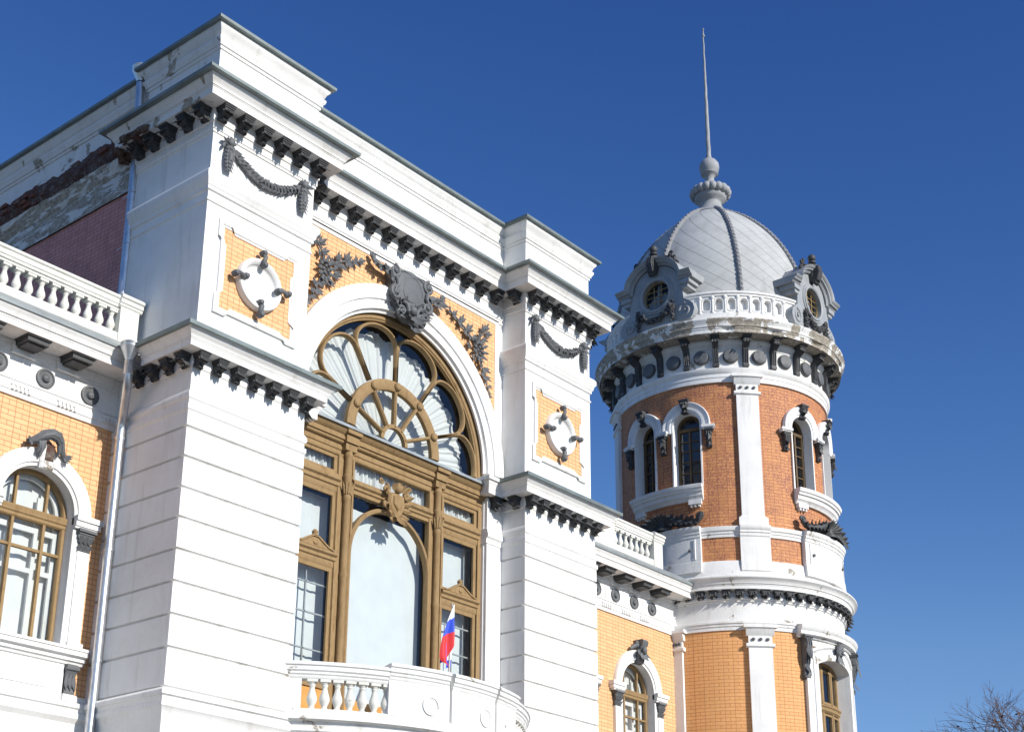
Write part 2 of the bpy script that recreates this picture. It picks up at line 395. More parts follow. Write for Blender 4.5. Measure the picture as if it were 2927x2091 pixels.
def psweep(path, prof, name, mat, parent, closed=False, label=None, smooth=38, step=None):
    """sweep profile [(outward,z)] along a plan path with mitred corners; outward is right of travel"""
    mb = MB(); n = len(path); N = []; Ls = [0]
    for k in range(n):
        a = path[k-1] if (k > 0 or closed) else None; b = path[(k+1) % n] if (k < n-1 or closed) else None; p = path[k]
        def nr(u, v):
            x, y = v[0]-u[0], v[1]-u[1]; l = math.hypot(x, y); return (y/l, -x/l)
        n1 = nr(a, p) if a else None; n2 = nr(p, b) if b else None; n1 = n1 or n2; n2 = n2 or n1
        mx, my = n1[0]+n2[0], n1[1]+n2[1]; l2 = mx*mx+my*my; N.append((mx*2/l2, my*2/l2))
        if k: Ls.append(Ls[-1]+math.hypot(p[0]-path[k-1][0], p[1]-path[k-1][1]))
    Ls.append(Ls[-1]+math.hypot(path[0][0]-path[-1][0], path[0][1]-path[-1][1]))
    def P(i, j): return (path[i % n][0]+N[i % n][0]*prof[j][0], path[i % n][1]+N[i % n][1]*prof[j][0], prof[j][1])
    pz = [0]
    for j in range(1, len(prof)): pz.append(pz[-1]+math.hypot(prof[j][0]-prof[j-1][0], prof[j][1]-prof[j-1][1]))
    mb.grid(lambda i, j: P(i, j), n+(1 if closed else 0), len(prof), uv=lambda i, j: (Ls[i], prof[j][1]))
    return mb.build(name, mat, parent, label, smooth)
def arc(c, z, r, a0, a1, n): return [(c+r*math.cos(math.radians(a0+(a1-a0)*k/n)), z+r*math.sin(math.radians(a0+(a1-a0)*k/n))) for k in range(n+1)]
# holes: dict c, hw, zb, zs, kind ('arch','seg','rect'), rise
def htop(h, s):
    x = s-h['c']; k = h.get('kind', 'arch')
    if k == 'rect': return h['zs']
    if k == 'seg':
        R = (h['hw']**2+h['rise']**2)/(2*h['rise']); return h['zs']+math.sqrt(max(0, R*R-x*x))-(R-h['rise'])
    return h['zs']+math.sqrt(max(0, h['hw']**2-x*x))
def hpath(h, n=20, grow=0.0):
    """outline from bottom right, up, over the top, down to bottom left"""
    hh = dict(h); hh['hw'] = h['hw']+grow; c, hw = h['c'], hh['hw']; P = [(c+hw, h['zb']), (c+hw, h['zs'])]
    if h.get('kind', 'arch') == 'seg' and grow: hh['zs'] = h['zs']+grow*.6
    for k in range(1, n):
        s = c+hw*math.cos(PI*k/n); P.append((s, htop(hh, s)))
    if h.get('kind', 'arch') == 'rect': P = P[:2]
    return P+[(c-hw, h['zs']), (c-hw, h['zb'])]
def wall(mb, s0, s1, z0, z1, d, holes=(), dep=0, rev=None):
    B = set(mb.ss(s0, s1))
    for h in holes:
        for k in range(19): B.add(h['c']-h['hw']*math.cos(PI*k/18))
    B = sorted(B); C = [B[0]]
    for b in B[1:]:
        if b-C[-1] > 1e-5: C.append(b)
    for a, b in zip(C[:-1], C[1:]):
        mid = (a+b)/2; hs = [h for h in holes if abs(mid-h['c']) < h['hw']]
        if not hs: mb.poly([(a, d, z0), (b, d, z0), (b, d, z1), (a, d, z1)])
        for h in hs:
            if h['zb'] > z0+1e-4: mb.poly([(a, d, z0), (b, d, z0), (b, d, h['zb']), (a, d, h['zb'])])
            mb.poly([(a, d, htop(h, a)), (b, d, htop(h, b)), (b, d, z1), (a, d, z1)])
    if rev:
        for h in holes:
            m2 = MB(mb.fr); reveal(m2, h, d, dep); m2.build('window_reveal', WHITE, rev)
def reveal(mb, h, d, dep):
    p = hpath(h)
    mb.grid(lambda i, j: (p[i][0], d-(dep if j else 0), p[i][1]), len(p), 2)
    L = mb.ss(h['c']-h['hw'], h['c']+h['hw'])
    mb.grid(lambda i, j: (L[i], d-(dep if j else 0), h['zb']), len(L), 2)
def fill(mb, h, d, zb=None, zt=None):
    C = [h['c']-h['hw']*math.cos(PI*k/18) for k in range(19)]; zb = h['zb'] if zb is None else zb
    for a, b in zip(C[:-1], C[1:]):
        ta, tb = htop(h, a), htop(h, b)
        if zt: ta, tb = min(ta, zt), min(tb, zt)
        mb.poly([(a, d, zb), (b, d, zb), (b, d, tb), (a, d, ta)])
RZ_FRONT, RZ_LEFT = 0.0, -PI/2
def rz_out(th): return math.radians(th)+PI/2

# ------------------------------------------------------------------ shared ornament meshes (outward is local -Y, origin at the top of the back)
def bracket_mesh(w=.162, dp=.235, h=.24):
    mb = MB(local_front)
    for k, (a, dd, zz0, zz1) in enumerate(((1.28, 1.0, -.030, 0), (1.16, .93, -.055, -.030), (1.05, .86, -.075, -.055))):
        mb.box(-w/2*a, w/2*a, 0, dp*dd, zz0, zz1)
    pr = [(0, -.075), (dp*.80, -.075), (dp*.86, -.115), (dp*.80, -.165), (dp*.62, -.185), (dp*.46, -.20), (dp*.36, -.235), (dp*.26, -h+.01), (dp*.10, -h), (0, -h)]
    pr = [(d, z*h/.27) for d, z in pr]
    mb.extr(pr, -w*.40, w*.40)
    for sg in (-1, 1):
        mb.spiral((0, 0), .001, .1, 0, .0001) if False else None
        x = sg*w*.42
        for (d, z, r) in ((dp*.74, -.125*h/.27, .052), (dp*.17, -.225*h/.27, .036)):
            mb.tube([(x-sg*.012, d, z), (x+sg*.016, d, z)], [r, r*.8], 10); mb.ball((x+sg*.016, d, z), r*.45, 8, 5)
    for x, a in ((-.045, -.25), (0, 0), (.045, .25)):
        mb.leaf((x, dp*.84, -.085), (a, .28, -1), (0, 1, .2), .15*h/.27, .07, .55)
    mb.leaf((0, dp*.45, -.19*h/.27), (0, .1, -1), (0, 1, 0), .12, .10, .5)
    return mb.mesh('bracket', DARKB)
BRACKET = bracket_mesh()
BRACKET_S = bracket_mesh(.155, .145, .18)
def baluster_mesh(h=.375, r=.075):
    mb = MB()
    q = r*.92
    mb.box(-q, q, -q, q, h*.905, h)
    P = [(.55, 0), (.62, .02), (.62, .05), (.50, .07), (.45, .10), (.62, .17), (.86, .27), (.93, .34), (.86, .43), (.62, .56), (.46, .68), (.42, .75), (.52, .77), (.55, .79), (.50, .81), (.52, .84), (.72, .87), (.76, .905)]
    mb.lathe((0, 0), [(r*a, h*b) for a, b in P], 16)
    return mb.mesh('baluster', RAILW, 50)
BALUSTER = baluster_mesh()
BALUSTER_B = baluster_mesh(.44, .085)
def rosette(mb, c, r, d, petals=8):
    mb.turn(c, [(r*.95, d), (r, d+r*.3), (r*.7, d+r*.55), (.01, d+r*.6)], 14)
    for k in range(petals):
        a = 2*PI*k/petals; mb.leaf((c[0]+.35*r*math.cos(a), d+r*.35, c[1]+.35*r*math.sin(a)), (math.cos(a), .25, math.sin(a)), (0, 1, 0), r*.85, r*.6, .1)
    mb.ball((c[0], d+r*.75, c[1]), (r*.35, r*.3, r*.35), 8, 5)
def tassel(mb, c, L, w, d):
    rows = int(L/.065)
    mb.tube([(c[0], d+w*.3, c[1]), (c[0], d+w*.55, c[1]-L*.45), (c[0], d+w*.3, c[1]-L*.95)], [w*.35, w*.52, w*.2], 8)
    for i in range(rows):
        f = i/(rows-1); ww = w*(.55+.6*math.sin(PI*min(1, f*.9+.1)))
        for k in (-1, 0, 1):
            mb.leaf((c[0]+k*ww*.36, d+w*.5+(.2*w if k == 0 else 0), c[1]-L*f*.85), (k*.22, .12, -1), (k*.5, 1, .1), .105, w*.62, .12)
def swag(mb, a, b, sag, r, d, n=22, dens=3):
    pts = [];
    for i in range(n+1):
        t = i/n; pts.append((a[0]+(b[0]-a[0])*t, d+r*.5, a[1]+(b[1]-a[1])*t-sag*4*t*(1-t)))
    rr = [r*(.62+.5*math.sin(PI*i/n)) for i in range(n+1)]
    mb.tube(pts, [q*.8 for q in rr], 8)
    for i in range(1, n):
        p, q = Vector(pts[i]), Vector(pts[i+1])
        t = (q-p).normalized()
        if i < n/2: t = t
        for k in range(dens):
            ph = -1.1+2.2*k/(dens-1) if dens > 1 else 0
            side = Vector((0, 1, 0)).cross(t)
            nrm = Vector((0, 1, 0))*math.cos(ph)+side*math.sin(ph)
            mb.leaf(p+nrm*rr[i]*.62, t*(1 if i < n/2 else -1)+nrm*(.20+.10*rnd.random())+side*rnd.uniform(-.18, .18), nrm, r*(1.5+.3*rnd.random()), r*1.35, .04)
def garland(fr, c, z, half, parent, drop=.46, sag=.34, r=.074, d=.0, name='garland'):
    mb = MB(fr)
    for sg in (-1, 1):
        x = c+sg*half
        rosette(mb, (x, z), .095, d+.02)
        mb.ball((x, d+.08, z), (.075, .06, .075))
        tassel(mb, (x+sg*.0, z-.06), drop, .125, d+.01)
        mb.leaf((x+sg*.04, d+.05, z+.03), (sg*1, .3, -.25), (0, 1, 0), .16, .09, .1); mb.leaf((x+sg*.08, d+.05, z-.02), (sg*.6, .2, -1), (0, 1, 0), .17, .06, .1)
    swag(mb, (c-half+.04, z-.03), (c+half-.04, z-.03), sag, r, d)
    return mb.build(name, DARK, parent)
def scroll_mark(mb, c, ang, L, d, w=.10):
    """small S scroll lug used round the medallions"""
    ca, sa = math.cos(ang), math.sin(ang)
    def P(u, v, dd): return (c[0]+ca*u-sa*v, d+dd, c[1]+sa*u+ca*v)
    pts = [P(L*(t-.5), w*.25*math.sin(2*PI*t), .05+.05*math.sin(PI*t)) for t in [k/10 for k in range(11)]]
    mb.tube(pts, [w*(.55-.15*math.sin(PI*k/10)) for k in range(11)], 8)
    for e, sgn in ((.5, 1), (-.5, -1)):
        q = P(L*e, 0, .07); mb.turn((q[0], q[2]), [(w*.62, d+.02), (w*.62, d+.09), (w*.4, d+.13), (.005, d+.14)], 12)
    for k in range(4):
        q = P(L*(-.3+.2*k), 0, .10); mb.leaf(q, (ca, .1, sa), (0, 1, 0), L*.35, w*.8, .1)
def console(fr, c, ztop, h, w, dp, parent, name='console', mat=DARKB):
    mb = MB(fr)
    mb.box(c-w*.60, c+w*.60, 0, dp*1.05, ztop-.045, ztop); mb.box(c-w*.52, c+w*.52, 0, dp*.92, ztop-.075, ztop-.045)
    z = lambda t: ztop-.075-(h-.075)*t
    pr = [(0, z(0)), (dp*.82, z(0)), (dp*.95, z(.10)), (dp*.92, z(.24)), (dp*.72, z(.36)), (dp*.55, z(.50)), (dp*.42, z(.66)), (dp*.42, z(.78)), (dp*.52, z(.86)), (dp*.48, z(.96)), (dp*.25, z(1)), (0, z(1))]
    mb.extr(pr, c-w*.36, c+w*.36)
    for x in (-.26, 0, .26): mb.tube([(c+w*x, dp*.93, z(.02)), (c+w*x, dp*1.0, z(.14)), (c+w*x, dp*.80, z(.34)), (c+w*x, dp*.50, z(.62))], w*.09, 6)
    mb.leaf((c, dp*.9, z(.12)), (0, .05, -1), (0, 1, .1), h*.40, w*.85, .1)
    mb.leaf((c, dp*.45, z(.62)), (0, .15, -1), (0, 1, .1), h*.26, w*.6, .3)
    for sg in (-1, 1):
        mb.turn  # volutes on the cheeks
        for dd, t, r in ((dp*.68, .16, w*.34), (dp*.36, .88, w*.24)): mb.tube([(c+sg*w*.36, dd, z(t)), (c+sg*w*.46, dd, z(t))], [r, r*.75], 10)
    return mb.build(name, mat, parent)
def capital(fr, c, ztop, h, w, parent, d0=.0):
    mb = MB(fr)
    mb.box(c-w*.62, c+w*.62, d0, d0+.15, ztop-h*.14, ztop); mb.box(c-w*.54, c+w*.54, d0, d0+.12, ztop-h*.24, ztop-h*.14)
    mb.extr([(d0, ztop-h*.24), (d0+.11, ztop-h*.24), (d0+.07, ztop-h*.55), (d0+.06, ztop-h), (d0, ztop-h)], c-w*.40, c+w*.40)
    for row, (zz, L) in enumerate(((ztop-h*.97, h*.34), (ztop-h*.66, h*.36))):
        for k in range(3): mb.leaf((c+w*.30*(k-1), d0+.06+row*.02, zz), (0.15*(k-1), .25, 1), (0, 1, -.2), L, w*.36, .35)
    for sg in (-1, 1): mb.spiral((c+sg*w*.42, ztop-h*.34), w*.14, 1.3, d0+.09, .016, sg)
    mb.box(c-w*.46, c+w*.46, d0, d0+.075, ztop-h*1.04, ztop-h*.97)
    return mb.build('capital', DARK, parent)

# ================================================================== ground
gmb = MB(); gmb.grid(lambda i, j: (-1500+3000*i/10, -1500+3000*j/10, 0), 11, 11)
tag(gmb.build('ground', GROUND), 'pale paved ground round the building', None, None, 'structure')

# ================================================================== central pavilion
XL0, XL1, XR0, XR1 = 11.90, 14.03, 19.60, 21.66
YF, YB, YW = 16.0, 16.57, 17.75
XC = 16.82
PAV = thing('central_pavilion', 'tall white and orange central block with a huge arched window, garlands and black cornice brackets', 'building', (XC, YF, 0))
FP = flat(0, YF); FB = flat(0, YB)
path_up = [(12.08, 40), (12.08, 17.84), (XL0, 17.84), (XL0, YF), (XL1, YF), (XL1, YB), (XR0, YB), (XR0, YF), (XR1, YF), (XR1, 17.84), (21.48, 17.84), (21.48, 40)]
path_pier_l = [(XL0, 17.95), (XL0, YF), (XL1, YF), (XL1, YB+.25)]
path_pier_r = [(XR0, YB+.25), (XR0, YF), (XR1, YF), (XR1, 17.95)]
# upper shafts, frieze band and mouldings round both piers
shaft = [(0, 11.20), (0, 13.58), (.02, 13.59), (.02, 13.62), (.0, 13.63), (.0, 13.76), (.03, 13.78), (.03, 13.83), (.055, 13.86), (.07, 13.93), (.10, 13.97), (.10, 14.05), (.075, 14.09), (0, 14.11), (0, 14.80), (.02, 14.81), (.02, 14.85), (.035, 14.86), (.035, 14.97), (.055, 14.98), (.06, 15.02), (.06, 15.32)]
for pth in (path_pier_l, path_pier_r): psweep(pth, shaft, 'pier_shaft', WHITE, PAV)
# bay wall with its arched window opening
AZ, AR = 11.43, 2.2
big = dict(c=XC, hw=2.285, zb=5.9, zs=AZ, kind='arch')
mb = MB(FB); wall(mb, XL1, XR0, 5.0, 15.3, 0, [big], .14, PAV)
mb.build('bay_wall', WHITE, PAV, smooth=0)
# entablature of the bay
psweep([(XL1, YB), (XR0, YB)], [(0, 14.64), (.03, 14.66), (.03, 14.72), (.05, 14.74), (.05, 14.82), (.035, 14.86), (.035, 14.97), (.055, 14.98), (.06, 15.02), (.06, 15.3)], 'architrave', WHITE, PAV)
# orange brick spandrels inside a white frame
sp_l, sp_r, sp_t = XL1+.27, XR0-.25, 14.60
spand = MB(FB); C = []
n = 40
xs = [sp_l+(sp_r-sp_l)*k/n for k in range(n+1)]
RO = 2.735
for a, b in zip(xs[:-1], xs[1:]):
    za = AZ+math.sqrt(max(0, RO*RO-(a-XC)**2)); zb = AZ+math.sqrt(max(0, RO*RO-(b-XC)**2))
    spand.poly([(a, .006, za), (b, .006, zb), (b, .006, sp_t), (a, .006, sp_t)])
spand.build('spandrel_brick', BRICK, PAV, smooth=0)
fr = MB(FB); fr.band([(sp_l, AZ+.9), (sp_l, sp_t), (sp_r, sp_t), (sp_r, AZ+.9)], [(0, .006), (0, .02), (.03, .035), (.05, .03), (.09, .03), (.09, 0)])
fr.build('spandrel_frame', WHITE, PAV)
# moulded archivolt
prof = [(0, -.02), (0, .02), (.05, .03), (.06, .060), (.065, .085), (.15, .090), (.155, .065), (.25, .070), (.26, .105), (.36, .11), (.40, .135), (.47, .14), (.50, .115), (.54, .10), (.54, 0)]
am = MB(FB); am.band([(XC+2.235, AZ-.02)]+arc(XC, AZ, 2.235, 0, 180, 56)+[(XC-2.235, AZ-.02)], [(-r*.93, d) for r, d in prof]); am.build('archivolt', WHITE, PAV)
# impost pilasters in the bay corners
for s0, s1, e0, e1 in ((XR0-.48, XR0, 1, 0), (XL1, XL1+.48, 0, 1)):
    pb = MB(FB); pb.box(s0, s1, -.22, .07, 5.9, 10.95); pb.extr([(-.22, 10.05), (.085, 10.05), (.085, 10.13), (.10, 10.15), (.125, 10.17), (.125, 10.24), (.11, 10.26), (.11, 10.30), (.085, 10.33), (-.22, 10.33)], s0-.03*e0, s1+.03*e1)
    pb.build('impost_pilaster', WHITE, PAV)
# attic
attic = [(0, 15.55), (0, 16.34), (.022, 16.35), (.022, 16.40), (.045, 16.41), (.05, 16.45), (.075, 16.48), (.085, 16.52), (.085, 16.545), (.05, 16.55), (.05, 16.58), (.065, 16.59), (.085, 16.65), (.12, 16.69), (.13, 16.72), (.13, 16.74), (.13, 16.76), (.0, 16.78)]
WSIDE = mk_white('side_worn_plaster', wear=.105, base=(.76, .765, .75), scale=2.0)
def wornside(o, y0=16.02):
    o.data.materials.append(WSIDE)
    for p in o.data.polygons:
        c = p.center+o.location+PAV.location
        if c.x < 12.2 and c.y > y0: p.material_index = 1
    return o
wornside(psweep(path_up, attic, 'attic_wall', WHITE, PAV))
psweep(path_up, [(.10, 16.76), (.185, 16.755), (.20, 16.76), (.205, 16.81), (-.02, 16.90), (-.3, 16.95)], 'attic_flashing', ROOFM, PAV)
# main cornice (broken off along the left side wall)
path_c = [(12.08, 17.84), (XL0, 17.84), (XL0, YF), (XL1, YF), (XL1, YB), (XR0, YB), (XR0, YF), (XR1, YF), (XR1, 18.3)]
corn = [(.05, 15.20), (.325, 15.20), (.325, 15.325), (.335, 15.33), (.335, 15.345), (.35, 15.35), (.35, 15.365), (.36, 15.38), (.375, 15.41), (.41, 15.445), (.43, 15.47), (.435, 15.50), (.47, 15.505), (.0, 15.60)]
wornside(psweep(path_c, corn, 'main_cornice', WHITE, PAV))
psweep(path_c, [(.40, 15.50), (.505, 15.495), (.525, 15.50), (.53, 15.55), (.28, 15.64), (0, 15.73)], 'cornice_flashing', ROOFM, PAV)
# lower cornices of the piers
low = [(.05, 10.95), (.285, 10.95), (.285, 11.045), (.295, 11.05), (.295, 11.065), (.305, 11.07), (.31, 11.09), (.33, 11.12), (.36, 11.145), (.375, 11.165), (.38, 11.185), (.40, 11.19), (0, 11.24)]
lowm = [(0, 10.72), (.02, 10.73), (.02, 10.78), (.05, 10.80), (.05, 10.96)]
flash = [(.35, 11.19), (.435, 11.185), (.445, 11.19), (.45, 11.25), (0, 11.42)]
pl = [(XL0, 16.88), (XL0, YF), (XL1, YF), (XL1, YB+.1)]
pr_ = [(XR0, YB+.2), (XR0, YF), (XR1, YF), (XR1, 17.75)]
imp = [(p*.58, z) for p, z in low]; impf = [(p*.58, z if z < 11.3 else 11.30) for p, z in flash]
psweep([(XR0-.48, YB+.24), (XR0-.48, YB-.08), (XR0, YB-.08)], imp, 'impost_cornice', WHITE, PAV); psweep([(XR0-.48, YB+.24), (XR0-.48, YB-.08), (XR0, YB-.08)], impf, 'impost_cap', WHITE, PAV)
psweep([(XL1, YB-.08), (XL1+.48, YB-.08), (XL1+.48, YB+.24)], imp, 'impost_cornice', WHITE, PAV); psweep([(XL1, YB-.08), (XL1+.48, YB-.08), (XL1+.48, YB+.24)], impf, 'impost_cap', WHITE, PAV)
for pth in (pl, pr_):
    psweep(pth, low, 'pier_cornice', WHITE, PAV); psweep(pth, flash, 'pier_flashing', ROOFM, PAV)
for pth in (path_pier_l, path_pier_r): psweep(pth, lowm, 'pier_architrave', WHITE, PAV)
# rusticated lower shafts
rz = [10.05-.0, 9.79, 9.33, 8.86, 8.41, 7.94, 7.47, 7.00, 6.53, 5.98]
rust = [(.06, 10.96), (.06, 10.76), (.045, 10.75), (.045, 10.40), (.06, 10.385), (.085, 10.33), (.09, 10.28), (.075, 10.25), (.06, 10.24), (.06, 10.17), (.085, 10.155), (.085, 10.08), (.065, 10.06)]
for a, b in zip(rz[:-1], rz[1:]):
    rust += [(.062, a-.004), (.065, a-.03), (.065, b+.038), (.058, b+.034), (.022, b+.018), (.022, b)]
rust += [(.09, 5.98), (.13, 5.95), (.15, 5.93), (.15, 5.88), (.12, 5.86), (.105, 5.80), (.12, 5.79), (.12, 5.73), (.09, 5.70), (.075, 5.62), (.065, 5.6), (.065, 5.0), (.02, 4.98), (.02, 4.95), (.065, 4.93), (.065, 0.9), (.14, .86), (.14, 0)]
for pth in (path_pier_l, path_pier_r): psweep(pth, rust, 'rusticated_pier', WHITE, PAV)
# upper cornice brackets
BZ = 15.20
for x in [11.97+.397*k for k in range(6)]: inst(BRACKET, 'bracket', PAV, (x, YF-.06, BZ), RZ_FRONT)
for y in (16.10, 16.52, 16.95, 17.36, 17.74): inst(BRACKET, 'bracket', PAV, (XL0-.06, y, BZ), RZ_LEFT)
inst(BRACKET, 'bracket', PAV, (XL1+.06, YF+.14, BZ), PI/2)
for k in range(12): inst(BRACKET, 'bracket', PAV, (14.52+.4265*k, YB-.06, BZ), RZ_FRONT)
inst(BRACKET, 'bracket', PAV, (XR0-.06, YF+.14, BZ), RZ_LEFT)
for k in range(6): inst(BRACKET, 'bracket', PAV, (19.69+.380*k, YF-.06, BZ), RZ_FRONT)
inst(BRACKET, 'bracket', PAV, (XR1+.06, YF+.12, BZ), PI/2)
bl = (.92, .86, .93)
for x in [11.93+.3475*k for k in range(7)]: inst(BRACKET, 'bracket', PAV, (x, YF-.05, 10.95), RZ_FRONT, bl)
for y in (16.06, 16.42, 16.78, 17.14): inst(BRACKET, 'bracket', PAV, (XL0-.05, y, 10.95), RZ_LEFT, bl)
inst(BRACKET, 'bracket', PAV, (XL1+.05, YF+.14, 10.95), PI/2, bl)
inst(BRACKET, 'bracket', PAV, (19.28, YB-.07, 10.95), RZ_FRONT, (1.05, .75, 1.0))
inst(BRACKET, 'bracket', PAV, (XR0-.05, YF+.12, 10.95), RZ_LEFT, bl)
for k in range(7): inst(BRACKET, 'bracket', PAV, (19.63+.333*k, YF-.05, 10.95), RZ_FRONT, bl)
# panels with round medallions, and garlands above
def eared(cx, cz, hw, hz, e=.055, ew=.22, eh=.30):
    pts = []
    for sx, sz in ((1, -1), (1, 1), (-1, 1), (-1, -1)):
        q = [(cx+sx*(hw+e), cz+sz*(hz+e-eh)), (cx+sx*(hw+e), cz+sz*(hz+e)), (cx+sx*(hw+e-ew), cz+sz*(hz+e))]
        a = [(cx+sx*hw, q[0][1]), q[0], q[1], q[2], (q[2][0], cz+sz*hz)]
        pts += a if (sx*sz) > 0 else a[::-1]
    return pts
for c in (12.975, 20.63):
    cz = 12.58
    inn = eared(c, cz, .66, .63); out = eared(c, cz, .775, .745)
    f = MB(FP)
    mid1 = [((a[0]*.75+b[0]*.25), (a[1]*.75+b[1]*.25)) for a, b in zip(out, inn)]; mid2 = [((a[0]*.35+b[0]*.65), (a[1]*.35+b[1]*.65)) for a, b in zip(out, inn)]
    f.ringband(out, out, 0, .035); f.ringband(out, mid1, .035, .05); f.ringband(mid1, mid2, .05, .03); f.ringband(mid2, mid2, .03, .018); f.ringband(mid2, inn, .018, .016); f.ringband(inn, inn, .016, 0)
    pf = f.build('panel_frame', WHITE, PAV)
    b_ = MB(FP); b_.prism(inn, 0, .004); b_.build('brick_panel', BRICK, pf, smooth=0)
    md = MB(FP); md.turn((c, cz-.03), [(.435, 0), (.435, .08), (.42, .11), (.385, .125), (.36, .11), (.35, .10), (.335, .085), (.33, .075), (.325, .06), (.31, .04), (.26, .022), (.16, .012), (.0, .009)], 48)
    mo = md.build('medallion', WHITE, pf)
    for ang, dx, dz in ((90, 0, .43), (0, .43, .02), (-90, 0, -.43), (180, -.43, -.02)):
        s_ = MB(FP); scroll_mark(s_, (c+dx, cz-.03+dz), math.radians(ang+8), .20, .06, .085); s_.build('scroll', DARK, pf)
    garland(FP, c, 14.72, .78, PAV)
# foliage sprays in the spandrels
def spray(sgn):
    mb = MB(FB); X = lambda x: XC+sgn*(x-XC)
    def stem(pts, r=.02): mb.tube([(X(a), .05, b) for a, b in pts], [r*(1-.4*k/(len(pts)-1)) for k in range(len(pts))], 7)
    def cluster(x, z, r, n=5, a0=0):
        for k in range(n):
            a = a0+2*PI*k/n*.9
            mb.leaf((X(x), .05+.02*(k % 2), z), (sgn*math.cos(a), .12+.12*(k % 3), math.sin(a)), (0, 1, 0), r*(.8+.35*rnd.random()), r*.48, .15)
        mb.ball((X(x), .08, z), .035, 7, 5)
    def tri(x, z, a, L=.17, n=3, sp=42):
        for k in range(n):
            aa = math.radians(a+(k-(n-1)/2)*sp+rnd.uniform(-8, 8)); l = L*(1 if k == (n-1)/2 else .86)
            mb.leaf((X(x), .045+.015*(k % 2), z), (sgn*math.cos(aa), .16+.10*rnd.random(), math.sin(aa)), (0, 1, 0), l, l*.50, .10)
    stem([(18.00, 14.34), (18.20, 14.26), (18.42, 14.16), (18.62, 14.03), (18.78, 13.90), (18.90, 13.62), (19.00, 13.40), (19.10, 13.18), (19.19, 12.97)], .022)
    stem([(18.80, 13.95), (18.86, 14.12), (18.98, 14.26), (19.08, 14.40)], .020)
    for (x, z, a, L) in ((18.02, 14.33, 160, .13), (18.10, 14.30, 60, .11), (18.12, 14.28, 250, .12), (18.32, 14.22, 95, .17), (18.30, 14.20, 235, .16), (18.50, 14.13, 60, .17), (18.46, 14.10, 240, .17), (18.60, 14.04, 200, .16), (18.66, 14.02, 30, .13),
                         (18.96, 14.28, 130, .16), (19.02, 14.34, 75, .14), (19.02, 14.26, 0, .15), (18.88, 14.14, 150, .14), (18.92, 14.10, -10, .14), (18.60, 13.84, 185, .17), (18.70, 13.66, 235, .15), (18.94, 13.56, 190, .17), (18.98, 13.52, 330, .17), (18.98, 13.40, 225, .17), (19.04, 13.36, 320, .14), (19.08, 13.24, 210, .12), (19.12, 13.20, 330, .10), (19.15, 13.10, 250, .11), (19.18, 13.02, 285, .08)):
        tri(x, z, a, L)
    for k in range(11):
        a = 2*PI*k/11; x, z = 18.82+.115*math.cos(a), 13.82+.17*math.sin(a)
        mb.ball((X(x), .075, z), (.045, .045, .045), 8, 5); mb.leaf((X(x), .085, z), (sgn*math.cos(a), .3, math.sin(a)), (0, 1, 0), .12, .065, .1)
    for k in range(4):
        a = 2*PI*k/4; mb.ball((X(18.82+.05*math.cos(a)), .085, 13.82+.07*math.sin(a)), .036, 8, 5)
    return mb.build('leaf_spray', DARK, PAV, label='moulded leaf spray on the %s of the arch' % ('right' if sgn > 0 else 'left'))
spray(1); spray(-1)
# shield cartouche over the arch
cb = MB(FB); sx = XC-.02
sh = [(sx-.36, 14.52), (sx-.18, 14.58), (sx+.02, 14.55), (sx+.20, 14.58), (sx+.38, 14.52), (sx+.50, 14.42), (sx+.46, 14.28), (sx+.50, 14.12), (sx+.46, 13.94), (sx+.36, 13.78), (sx+.20, 13.66), (sx+.0, 13.60), (sx-.20, 13.66), (sx-.36, 13.78), (sx-.46, 13.94), (sx-.50, 14.12), (sx-.46, 14.28), (sx-.50, 14.42)]
cb.prism(sh, .0, .20, .05)
ov = [(sx+.02+(.23+.025*math.cos(3*2*PI*k/36+.6))*math.cos(2*PI*k/36), 14.22+(.23+.03*math.sin(2*2*PI*k/36))*math.sin(2*PI*k/36)) for k in range(36)]
cb.band(ov, [(.0, .20), (-.006, .222), (-.022, .222), (-.028, .20)], closed=True)
for k in range(3):
    pass
cb.grid(lambda i, j: (sx+.40*(j+.02)/6*math.cos(2*PI*i/24), .195+.035*(1-(j/6)**2), 14.22+.36*(j+.02)/6*math.sin(2*PI*i/24)), 24, 7, cu=True)
cb.band(offset(sh, -.03), [(0, .17), (-.005, .215), (-.035, .215), (-.045, .17)], closed=True)
